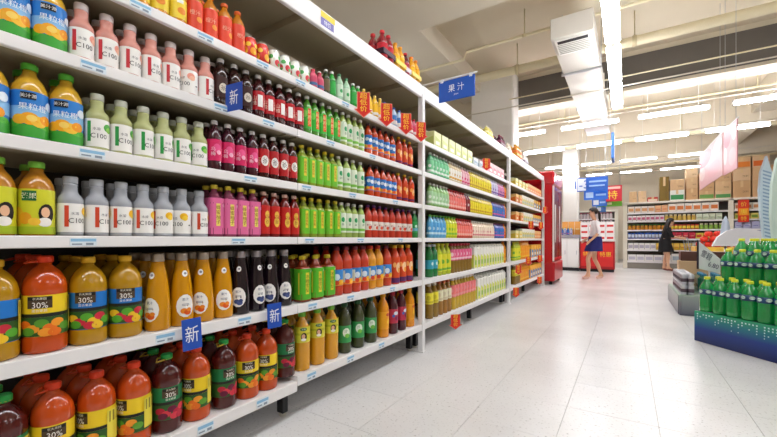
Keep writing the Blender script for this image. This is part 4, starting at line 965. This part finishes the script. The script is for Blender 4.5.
# ================================================================== service counters at the back left
t = thing('white_counter', 'white two-door counter cabinet behind the red fridge', 'counter', (-1.88, 12.5, 0))
MB().bbox(0, .66, 0, .6, .1, 1.0, .008).build('body', mat('#e8e6e2', rough=.4), t)
MB().box(.01, .65, .02, .58, 0, .1).build('plinth', BLACK, t)
MB().bbox(-.02, .68, -.03, .62, 1.0, 1.1, .006).build('top', mat('#9a98a0', rough=.3), t)
for a in (.02, .34):
    d = MB().bbox(a, a + .3, -.016, .0, .14, .96, .004).build('door', mat('#f0efec', rough=.4), t)
    MB().box(a + .25, a + .265, -.03, -.016, .5, .62).build('handle', STEEL, d)
t = thing('red_counter', 'red promotion counter behind the walking woman', 'counter', (-1.2, 12.5, 0))
MB().bbox(0, .9, 0, .6, .08, .9, .008).build('body', mat('#a81a20', rough=.35), t)
MB().box(.02, .88, .02, .58, 0, .08).build('plinth', BLACK, t)
for a in (.04, .48):
    q = MB().bbox(a, a + .38, -.012, 0, .16, .84, .004).build('front_panel', mat('#cf2a2a', rough=.35), t)
    MB().ftext('特惠', frame((a + .19, -.0135, .52), (1, 0, 0)), .14, 0).build('lettering', ink('#f0c83a'), q)
MB().bbox(-.02, .92, -.03, .62, .9, .94, .005).build('top', mat('#e4e0dc', rough=.35), t)
for L_ in range(3):
    for n in range(4):
        t = thing('gift_box', 'white and red box on the red counter, %s layer, %s from left' % (['bottom', 'middle', 'top'][L_], ordn(n + 1)), 'box', (-1.18 + n * .222 + .1, 12.53, .9405 + L_ * .178), 0, 'boxes on the red counter')
        MB().bbox(-.105, .105, 0, .3, 0, .176, .005).build('box', ink('#ece8e6'), t)
        MB().box(-.08, .08, -.002, 0, .03, .09).build('red_band', ink('#cf3a3a'), t)
for n in range(5):
    put('f_bluep' if n % 2 else 'f_purplew', (-1.80 + n * .085, 12.62, 1.1005), -PI / 2, 'lilac and blue bottle on the white counter, %s from left' % ordn(n + 1), 'bottles on the white counter')
    put('f_blue', (-1.80 + n * .085, 12.75, 1.1005), -PI / 2, 'blue bottle in the back row on white counter, %s from left' % ordn(n + 1), 'back row bottles on the white counter')
for n in range(3):
    o = link('food_bag', fmesh('bag', .17, .42, '#e8a04a', '#f0d8a0')); o.location = (-1.66 + n * .18, 12.95, 1.1005)
    tag(o, 'orange snack bag standing on the white counter, %s from left' % ordn(n + 1), 'bag', 'snack bags on the counter')

# ================================================================== soda display at the right
P0 = Vector((.54, 4.56)); ed = Vector((.646, -.764)); nn = Vector((.764, .646))
def gradmat(stops, z1):
    m = bpy.data.materials.new('printed_gradient'); m.use_nodes = True; nt = m.node_tree; b = nt.nodes['Principled BSDF']
    tc = nt.nodes.new('ShaderNodeTexCoord'); sp = nt.nodes.new('ShaderNodeSeparateXYZ'); mr = nt.nodes.new('ShaderNodeMapRange'); mr.inputs[2].default_value = z1
    cr = nt.nodes.new('ShaderNodeValToRGB')
    nt.links.new(tc.outputs['Object'], sp.inputs[0]); nt.links.new(sp.outputs[2], mr.inputs[0]); nt.links.new(mr.outputs[0], cr.inputs[0]); nt.links.new(cr.outputs[0], b.inputs['Base Color'])
    e = cr.color_ramp.elements
    e[0].position, e[0].color = stops[0][0], lin(stops[0][1]); e[1].position, e[1].color = stops[-1][0], lin(stops[-1][1])
    for p_, c_ in stops[1:-1]: x = e.new(p_); x.color = lin(c_)
    b.inputs['Roughness'].default_value = .3
    return m
LB = 1.35; ang = math.atan2(ed.y, ed.x)
t = thing('display_plinth', 'blue printed display plinth with white squares under soda bottles', 'display stand', (P0.x, P0.y, 0), ang)
# local x runs along the front edge, local y to the back
pf = MB().bbox(0, LB, 0, .03, 0, .285, .004).build('front_panel', gradmat([(0, '#10205e'), (.45, '#14388a'), (.75, '#1a7a86'), (1, '#2aa070')], .285), t)
MB().box(0, LB, .03, 1.3, 0, .27).build('platform', mat('#1f5a6a', rough=.5), t)
dm = MB()
for i in range(46):
    n = random.choice([1, 2, 3, 4, 5])
    for j in range(n):
        if random.random() < .25: continue
        x = .03 + i * .028; z = .255 - j * .022; s = .0075 - .0008 * j
        dm.add([(x, -.0012, z), (x + s * 1.6, -.0012, z), (x + s * 1.6, -.0012, z + s * 1.6), (x, -.0012, z + s * 1.6)], [(0, 1, 2, 3)])
dm.build('square_print', ink('#d8eef0'), pf, 'stuff')
SODA = mat('#16a850', rough=.08, coat=1.0, trans=.35, ior=1.33, bump=.5, bscale=38)
SODL = mat('#15406a', rough=.3)
g = sh_pet(.33, .060)
sb = MB().lathe(g['body'], 16).mesh(SODA)
sc_ = MB().lathe([(a * .85, z + g['capz']) for a, z in g['cap']], 12).mesh(capm('#d8de3a'))
sl = MB().lathe([(.0606, .165), (.0606, .215)], 18).mesh(SODL)
slp = MB(); 
for p in (-150, -90, -30, 30, 90, 150): slp.well(.0606, p, .192, .020, .014, 0, .0008).wtext(.0606, 'Sprite', p, .192, .015, 1, .0014)
slp = slp.mesh([ink('#d8efe0'), ink('#1f6a4a')])
def soda(x, y, z, label):
    w_ = P0 + ed * x + nn * y
    o = thing('soda_bottle', label, 'bottle', (w_.x, w_.y, z), 0.0, 'green soda bottles on the display')
    link('body', sb, o); link('cap', sc_, o); l_ = link('label', sl, o); link('label_print', slp, l_)
for j in range(2):
    for i in range(10):
        soda(.066 + i * .123, .07 + j * .123, .2855, 'large green soda bottle, low tier, %s row, %s from left' % (ordn(j + 1), ordn(i + 1)))
t = thing('display_riser', 'green stepped riser carrying the upper soda tiers', 'display stand', (P0.x, P0.y, 0), ang)
MB().bbox(.0, LB, .26, .38, .271, .545, .004).build('step', mat('#1f6a4a', rough=.5), t)
MB().bbox(.0, LB, .38, 1.28, .271, .645, .004).build('step', mat('#1f6a4a', rough=.5), t)
for i in range(10): soda(.05 + i * .123, .32, .5455, 'large green soda bottle, middle tier, %s from left' % ordn(i + 1))
for j in range(3):
    for i in range(10):
        soda(.066 + i * .123, .445 + j * .123, .6455, 'large green soda bottle, top tier, %s row, %s from left' % (ordn(j + 1), ordn(i + 1)))
# grey plinth with silver cans further back
t = thing('grey_display_plinth', 'grey printed display plinth under the silver cans', 'display stand', (.56, 5.95, 0))
MB().bbox(0, .75, 0, 1.4, 0, .262, .006).build('platform', gradmat([(0, '#6a6a7a'), (.6, '#8a8a92'), (1, '#a8c0b0')], .262), t)
MB().bbox(-.012, 0, .02, 1.38, .01, .25, .003).build('side_panel', gradmat([(0, '#5a5a6c'), (1, '#9aa4a0')], .25), t)
MB().bbox(.02, .73, -.012, 0, .01, .25, .003).build('front_panel', gradmat([(0, '#5a5a6c'), (1, '#9aa4a0')], .25), t)
cb = MB().lathe([(.027, 0), (.034, .008), (.034, .115), (.027, .128)], 14).mesh(mat('#c2c4cc', rough=.3, metal=.6))
cbp = MB().lathe([(.0345, .03), (.0345, .075)], 14).mesh(mat('#4a3a44', rough=.4))
cl_ = MB().lathe([(.026, .128), (.027, .131), (.022, .129)], 12).mesh(STEEL)
for lv in range(2):
    for i in range(14):
        for j in range(2):
            o = thing('silver_can', 'silver can on grey plinth, %s layer, %s row, %s from front' % (['lower', 'upper'][lv], ['outer', 'inner'][j], ordn(i + 1)), 'can', (.61 + j * .07, 6.0 + i * .072, .2625 + lv * .132), 0, 'silver cans on the grey plinth')
            link('body', cb, o); link('band', cbp, o); link('lid', cl_, o)
t = thing('water_pack', 'dark green shrink-wrapped bottle pack beside silver cans', 'multipack', (.92, 6.25, .2625))
MB().bbox(-.14, .14, 0, .5, 0, .22, .03).build('wrap', mat('#1f5a48', rough=.15, coat=.5), t)
for i in range(4):
    for j in range(2): MB().lathe([(.03, .21), (.03, .235), (.024, .25)], 10, c=(-.07 + j * .14, .07 + i * .12, 0)).build('cap', capm('#2a7a9a'), t)
t = thing('brown_carton', 'brown open carton with dark packs behind the silver cans', 'carton', (.78, 7.05, .2625))
MB().bbox(-.12, .45, 0, .28, 0, .38, .006).build('box', mat('#c8a884', rough=.7), t)
MB().bbox(-.10, .43, .02, .26, .381, .52, .006).build('dark_packs', ink('#5a3a34'), t)
# handwritten price board
t = thing('price_board', 'white handwritten price board standing behind low soda bottles', 'sign', (.735, 5.10, 0), .62)
bd = MB().prism([(-.13, .66), (.13, .60), (.13, .74), (-.13, .95)], .012, Matrix.Identity(4)).build('board', ink('#f2f0f5'), t)
MB().ftext('雪碧', frame((-.045, -.0072, .80), (.86, 0, -.45)), .075, 0, wscale=.8).ftext('6.80', frame((.03, -.0072, .69), (.94, 0, -.3)), .05, 0).build('lettering', ink('#3a2a5a'), bd)
MB().prism([(-.14, .655), (-.13, .655), (-.13, .95), (-.14, .96)], .016, Matrix.Identity(4)).build('frame_edge', ink('#2a2230'), bd)
MB().tube([(-.0, .01, .0), (0, .01, .70)], .008, 6).build('stand_rod', STEEL, t)
# red fruit stack, violet packs, white arch board, grey cone, striped standee
t = thing('crate_stand', 'yellow crate stand below the red fruit packs', 'stand', (1.6, 10.4, 0))
MB().bbox(-.35, .55, 0, .6, 0, .80, .01).build('crate', mat('#d8a84a', rough=.5), t)
MB().bbox(-.33, .53, -.012, 0, .55, .78, .004).build('yellow_front', ink('#e8c04a'), t)
for L_ in range(3):
    for n in range(6 - L_):
        o = link('fruit_pack', MB().lathe([(.05, 0), (.072, .03), (.074, .07), (.055, .105), (.02, .112)], 10).mesh(mat('#d8301c', rough=.3))); o.location = (1.34 + n * .15 + L_ * .075, 10.5, .8005 + L_ * .113)
        tag(o, 'red round fruit pack, %s layer, %s from left on crate' % (['bottom', 'middle', 'top'][L_], ordn(n + 1)), 'fruit', 'red fruit packs')
def bd_at(px, py, z):
    t_ = (px - CX) / F
    return Vector((z * (t_ * CS - SN), z * (CS + t_ * SN), H - (py - HZ) * z / F))
fr = lambda o: frame(o, (CS, SN, 0))
def standee(name, label, cat, px, py_, depth_, outline, thick, col, extra=None):
    o = bd_at(px, 239, depth_); t = thing(name, label, cat, (o.x, o.y, 0))
    M = fr((0, 0, 0)); k = depth_ / F
    zb_ = H - (py_ - HZ) * k
    pts = [((x - px) * k, H - (y - HZ) * k) for x, y in outline]
    bdp = MB().prism(pts, thick, M).build('board', ink(col), t)
    if extra: extra(t, bdp, M, k, px)
    MB().bbox(-.12, .12, -.1, .1, 0, .03, .004).build('base', mat('#8a8a90', rough=.5), t)
    MB().tube([(0, .02, .02), (0, .02, max(.1, min(p_[1] for p_ in pts)))], .015, 8).build('stand_pole', STEEL, t)
    return t
standee('arch_board', 'white arched display board behind the top soda tier', 'display board', 744, 240, 6.2, [(712, 246), (717, 237), (727, 230.5), (738, 228), (750, 228.5), (762, 232), (772, 238), (776, 246)], .03, '#e8e8ee')
t = thing('paper_cone', 'pale grey paper cone standing on the arched board stack', 'decoration', tuple(bd_at(725.5, 246, 6.8)))
cz = bd_at(725.5, 216, 6.8).z - bd_at(725.5, 246, 6.8).z
MB().lathe([(.085, 0), (.08, cz * .4), (.05, cz * .8), (.008, cz)], 14).build('cone', mat('#aebccc', rough=.5), t)
MB().lathe([(.095, 0), (.095, .02)], 14).build('base_ring', mat('#c8ced6', rough=.5), t)
MB().tube([(0, 0, -bd_at(725.5, 246, 6.8).z), (0, 0, 0)], .02, 8).build('stand_pole', STEEL, t)
def stripes(t, bdp, M, k, px):
    m = MB()
    for i in range(20):
        y = 170 + i * 3.6; x0 = 761.5 + max(0, (i - 12)) * .35; x1 = 770 + i * .15
        q = [(x0, y), (x1, y + 2.5), (x1, y + 4.2), (x0, y + 1.6)]
        m.add([M @ Vector(((x - px) * k, -.0165, H - (yy - HZ) * k)) for x, yy in q], [(3, 2, 1, 0)])
    m.build('stripe_print', ink('#8aa8c4'), bdp)
standee('wave_standee', 'pale blue striped wave standee at the right edge', 'standee', 768, 240, 4.9, [(764, 245), (760, 215), (758.5, 190), (760, 172), (766, 156), (769, 166), (773, 178), (776, 200), (777, 245)], .03, '#c4d8e4', stripes)
standee('wave_standee', 'pale mint wave standee partly outside the right edge', 'standee', 783, 240, 4.3, [(773, 245), (770, 215), (771, 185), (776, 160), (784, 150), (796, 170), (800, 245)], .03, '#cfe4dc')
for n in range(4):
    pz = bd_at(753 + n * 8, 239, 7.6)
    o = link('violet_pack', fmesh('bag', .15, .22, '#a8a8cc', '#6a62a8')); o.location = (pz.x, pz.y, .93)
    tag(o, 'violet snack pack behind the arched board, %s from left' % ordn(n + 1), 'bag', 'violet snack packs')
pz = bd_at(761, 239, 7.8)
t = thing('pack_table', 'grey table carrying the violet packs', 'table', (pz.x, pz.y, 0))
MB().bbox(-.22, .7, -.6, .4, .88, .93, .006).build('top', mat('#b8b4b0', rough=.5), t)
for x in (-.18, .65):
    for y in (-.55, .35): MB().box(x - .02, x + .02, y - .02, y + .02, 0, .88).build('leg', STEEL, t)

# ================================================================== people and trolley
SKIN = mat('#d8a888', rough=.5); HAIR = mat('#1c1412', rough=.45)
def skin_mesh(joints, edges, root, sub=2):
    """joints: name -> (pos, radius or (rx, ry))"""
    names = list(joints); me = bpy.data.meshes.new('sk')
    me.from_pydata([joints[n][0] for n in names], [(names.index(a), names.index(b)) for a, b in edges], [])
    o = bpy.data.objects.new('sk', me); C.objects.link(o)
    md = o.modifiers.new('s', 'SKIN'); md.use_smooth_shade = True
    for i, n in enumerate(names):
        r = joints[n][1]; r = r if isinstance(r, tuple) else (r, r)
        me.skin_vertices[0].data[i].radius = r
        me.skin_vertices[0].data[i].use_root = n == root
    s = o.modifiers.new('u', 'SUBSURF'); s.levels = sub; s.render_levels = sub
    bpy.context.view_layer.update()
    out = bpy.data.meshes.new_from_object(o.evaluated_get(bpy.context.evaluated_depsgraph_get()))
    bpy.data.objects.remove(o); out.materials.clear()
    return out
def hand(J, E, wrist, base, d, side, pfx):
    """palm and five bent fingers continuing from a wrist joint"""
    d = Vector(d).normalized(); up = Vector((0, 0, 1)); s = d.cross(up).normalized() * side
    pm = base + d * .05; J[pfx + 'palm'] = (pm, (.022, .034)); E.append((wrist, pfx + 'palm'))
    for i, (o, L) in enumerate(((-.027, .05), (-.009, .065), (.009, .07), (.026, .062))):
        a = pm + d * .035 + up.cross(d) * 0 + s * 0 + Vector((0, 0, -o))
        J['%sf%da' % (pfx, i)] = (a, .0095); J['%sf%db' % (pfx, i)] = (a + d * L * .6 - s * .008, .009); J['%sf%dc' % (pfx, i)] = (a + d * L * .85 - s * .03, .0075)
        E += [(pfx + 'palm', '%sf%da' % (pfx, i)), ('%sf%da' % (pfx, i), '%sf%db' % (pfx, i)), ('%sf%db' % (pfx, i), '%sf%dc' % (pfx, i))]
    J[pfx + 't1'] = (base + d * .035 + Vector((0, 0, .035)), .010); J[pfx + 't2'] = (base + d * .075 + Vector((0, 0, .05)) - s * .02, .0085)
    E += [(pfx + 'palm', pfx + 't1'), (pfx + 't1', pfx + 't2')]
def V3(*a): return Vector(a)
def person(label, loc, rz, pose, clothes, hairf, skirt, sleeves, shoes):
    t = thing('person', label, 'person', loc, rz)
    J = {}; E = []
    P = pose
    J['pelvis'] = (P['pelvis'], (.12, .15)); J['waist'] = (P['waist'], (.095, .12)); J['chest'] = (P['chest'], (.11, .155)); J['neckb'] = (P['neckb'], (.055, .075)); J['neck'] = (P['neck'], .047)
    hd = P['head']; f = P['face']
    J['jaw'] = (hd + f * .02 - V3(0, 0, .075), (.062, .058)); J['cran'] = (hd, (.088, .076)); J['top'] = (hd + V3(0, 0, .07) - f * .005, (.062, .058))
    J['nose'] = (hd + f * .092 - V3(0, 0, .025), .012)
    E += [('pelvis', 'waist'), ('waist', 'chest'), ('chest', 'neckb'), ('neckb', 'neck'), ('neck', 'jaw'), ('jaw', 'cran'), ('cran', 'top'), ('cran', 'nose')]
    for s, sd in (('l', 1), ('r', -1)):
        J[s + 'sh'] = (P[s + 'sh'], .052); J[s + 'el'] = (P[s + 'el'], .038); J[s + 'wr'] = (P[s + 'wr'], .026)
        E += [('chest', s + 'sh'), (s + 'sh', s + 'el'), (s + 'el', s + 'wr')]
        hand(J, E, s + 'wr', P[s + 'wr'], P[s + 'hd'], sd, s)
        J[s + 'hip'] = (P[s + 'hip'], .083); J[s + 'th'] = ((P[s + 'hip'] + P[s + 'kn']) / 2, .07); J[s + 'kn'] = (P[s + 'kn'], .050); J[s + 'ca'] = (P[s + 'kn'] * .62 + P[s + 'an'] * .38 + P['back'] * .015, .05); J[s + 'an'] = (P[s + 'an'], .033)
        J[s + 'he'] = (P[s + 'an'] + P['back'] * .03 - V3(0, 0, .04), .028); J[s + 'to'] = (P[s + 'to'], .026)
        E += [('pelvis', s + 'hip'), (s + 'hip', s + 'th'), (s + 'th', s + 'kn'), (s + 'kn', s + 'ca'), (s + 'ca', s + 'an'), (s + 'an', s + 'he'), (s + 'an', s + 'to')]
    me = skin_mesh(J, E, 'pelvis'); me.materials.append(SKIN); link('body', me, t)
    # top: torso and sleeves a little wider than the body
    k = 1.14; Jc = {n: (J[n][0], tuple(r * k for r in (J[n][1] if isinstance(J[n][1], tuple) else (J[n][1],) * 2))) for n in ('pelvis', 'waist', 'chest', 'neckb', 'lsh', 'lel', 'rsh', 'rel')}
    for s in 'lr':
        Jc[s + 'cuff'] = (J[s + 'el'][0].lerp(J[s + 'wr'][0], sleeves), .040)
    me = skin_mesh(Jc, [('pelvis', 'waist'), ('waist', 'chest'), ('chest', 'neckb'), ('chest', 'lsh'), ('lsh', 'lel'), ('lel', 'lcuff'), ('chest', 'rsh'), ('rsh', 'rel'), ('rel', 'rcuff')], 'pelvis')
    me.materials.append(mat(clothes[0], rough=.8, noise=.06, nscale=14)); link('blouse', me, t)
    # skirt: elliptical flared tube with folds
    z1, z0, fl = skirt; m = MB(); n = 28; vs = []
    for i in range(6):
        u = i / 5; z = z1 + (z0 - z1) * u
        for q in range(n):
            a = 2 * PI * q / n; w_ = 1 + .04 * u * math.sin(7 * a)
            c_ = P['pelvis'].lerp((P['lkn'] + P['rkn']) / 2, min(1, max(0, (P['pelvis'].z - z) / (P['pelvis'].z - .5))) * .8)
            vs.append((c_.x + (.135 + fl * u) * w_ * math.cos(a), c_.y + (.165 + fl * .6 * u) * w_ * math.sin(a), z))
    m.add(vs, [(i * n + (q + 1) % n, i * n + q, (i + 1) * n + q, (i + 1) * n + (q + 1) % n) for i in range(5) for q in range(n)], 0, True)
    m.build('skirt', mat(clothes[1], rough=.8, noise=.08, nscale=10), t)
    hairf(hd, f).build('hair', HAIR, t)
    for s in 'lr':
        a = P[s + 'an']; b = P[s + 'to']
        me = skin_mesh({'h': (a + P['back'] * .03 - V3(0, 0, .035), .036), 'm': (a.lerp(b, .55) - V3(0, 0, .012), (.034, .040)), 't': (b, (.028, .036))}, [('h', 'm'), ('m', 't')], 'm'); me.materials.append(mat(shoes, rough=.4)); link('shoe', me, t)
    sv = V3(-f.y, f.x, 0)
    for sd in (-1, 1):
        e = MB().lathe([(.002, -.006), (.008, -.003), (.008, .003), (.002, .006)], 8, c=tuple(hd + f * .076 + sv * sd * .03)).build('eye', mat('#1a1210', rough=.2), t)
        MB().lathe([(.005, -.02), (.013, -.012), (.015, .01), (.006, .022)], 8, c=tuple(hd - f * .005 + sv * sd * .08 - V3(0, 0, .012))).build('ear', SKIN, t)
    MB().lathe([(.004, -.004), (.010, 0), (.004, .004)], 8, c=tuple(hd + f * .074 - V3(0, 0, .062))).build('mouth', mat('#a84a4a', rough=.5), t)
    return t
pa = floor_pt = at_z(595, 279.5, 0)
pose1 = dict(pelvis=V3(0, 0, .93), waist=V3(.0, 0, 1.08), chest=V3(.01, 0, 1.29), neckb=V3(.01, 0, 1.42), neck=V3(.025, 0, 1.48), head=V3(.045, 0, 1.615), face=V3(1, 0, 0), back=V3(-1, 0, 0),
    lsh=V3(.0, .165, 1.37), lel=V3(-.05, .205, 1.12), lwr=V3(.11, .18, .95), lhd=(.6, -.1, -.6), rsh=V3(.0, -.165, 1.37), rel=V3(-.03, -.20, 1.11), rwr=V3(.15, -.16, .97), rhd=(.7, .1, -.5),
    lhip=V3(0, .085, .88), lkn=V3(.17, .085, .50), lan=V3(.16, .085, .10), lto=V3(.29, .09, .035), rhip=V3(0, -.085, .88), rkn=V3(.0, -.085, .49), ran=V3(-.16, -.085, .10), rto=V3(-.03, -.09, .035))
def hair_cap(hd, low):
    # ellipsoid shell around the skull (face looks along +x), open over the face
    m = MB(); n, k = 20, 10; c = hd + V3(-.012, 0, .022); vs = []
    for i in range(k + 1):
        for j in range(n):
            a = 2 * PI * j / n; front = (math.cos(a) + 1) / 2
            th = (PI * (low - (low - .36) * front ** 2.2)) * i / k
            vs.append(c + V3(.104 * math.sin(th) * math.cos(a), .090 * math.sin(th) * math.sin(a), .100 * math.cos(th)))
    m.add(vs, [(i * n + j, (i + 1) * n + j, (i + 1) * n + (j + 1) % n, i * n + (j + 1) % n) for i in range(k) for j in range(n)], 0, True)
    return m
def hair1(hd, f):
    m = hair_cap(hd, .72)
    return m.tube([hd + V3(-.085, 0, .03), hd + V3(-.125, 0, .01), hd + V3(-.14, 0, -.06), hd + V3(-.14, 0, -.15), hd + V3(-.16, 0, -.24)], [.022, .02, .032, .028, .006], 12)
person('woman in white blouse and navy skirt walking past counters', (pa.x, pa.y, 0), PI + .25, pose1, ('#e9e8ea', '#1c2268'), hair1, (1.03, .68, .06), .25, '#d8b0a0')
pb = at_z(665, 271, 0)
pose2 = dict(pelvis=V3(0, 0, .86), waist=V3(.02, 0, 1.0), chest=V3(.06, 0, 1.19), neckb=V3(.09, 0, 1.32), neck=V3(.11, 0, 1.37), head=V3(.14, 0, 1.49), face=V3(1, 0, 0), back=V3(-1, 0, 0),
    lsh=V3(.06, .155, 1.27), lel=V3(.14, .20, 1.06), lwr=V3(.33, .14, 1.0), lhd=(1, 0, -.1), rsh=V3(.06, -.155, 1.27), rel=V3(.13, -.20, 1.05), rwr=V3(.33, -.14, 1.0), rhd=(1, 0, -.1),
    lhip=V3(0, .08, .82), lkn=V3(.04, .085, .46), lan=V3(-.01, .085, .10), lto=V3(.12, .09, .035), rhip=V3(0, -.08, .82), rkn=V3(.07, -.085, .46), ran=V3(.06, -.085, .10), rto=V3(.19, -.09, .035))
def hair2(hd, f):
    m = hair_cap(hd, .8)
    for y in (-.055, 0, .055):
        m.tube([hd + V3(-.03, y, .03), hd + V3(-.075, y * 1.1, -.06), hd + V3(-.12, y * 1.3, -.2), hd + V3(-.17, y * 1.3, -.34), hd + V3(-.19, y * .9, -.45)], [.05, .055, .052, .042, .008], 12)
    return m
person('woman in black dress with long dark hair pushing trolley', (pb.x, pb.y, 0), .12, pose2, ('#141316', '#121114'), hair2, (.98, .58, .06), .35, '#7a3a2a')
# shopping trolley in front of her
fw = V3(math.cos(.12), math.sin(.12), 0)
t = thing('shopping_trolley', 'grey wire shopping trolley before the woman in black', 'trolley', (pb.x + fw.x * .49, pb.y + fw.y * .49, 0), .12)
WIRE = mat('#9aa0a6', rough=.3, metal=.7)
MB().tube([(0, -.23, 1.0), (0, .23, 1.0)], .016, 8).build('handle', mat('#6a6e74', rough=.4), t)
for s in (-1, 1):
    MB().tube([(0, s * .23, 1.0), (.06, s * .23, .55), (.10, s * .22, .16), (.75, s * .18, .14)], .012, 8).build('side_frame', WIRE, t)
bw = MB()
for i in range(9):
    u = i / 8; x = .08 + .72 * u
    wv = .24 - .05 * u; zb_ = .55 + .08 * u
    bw.tube([(x, -wv, .93), (x, -wv * .85, zb_), (x, wv * .85, zb_), (x, wv, .93)], .004, 5)
for i in range(6):
    v = i / 5
    zz0 = .55 + .38 * v; wk = .85 + .15 * v
    zz1 = .63 + .30 * v
    bw.tube([(.08, -.24 * wk, zz0), (.80, -.19 * wk, zz1), (.80, .19 * wk, zz1), (.08, .24 * wk, zz0)], .004 if i < 5 else .008, 5)
bw.build('basket_wire', WIRE, t, 'stuff')
for x, y in ((.12, -.2), (.12, .2), (.72, -.17), (.72, .17)):
    f_ = MB().box(x - .02, x + .02, y - .012, y + .012, .08, .15).build('caster_fork', WIRE, t)
    MB().lathe([(.03, -.012), (.05, -.010), (.05, .010), (.03, .012)], 14, M=Matrix.Translation((x, y, .05)) @ Matrix.Rotation(PI / 2, 4, 'X')).build('wheel', BLACK, f_)
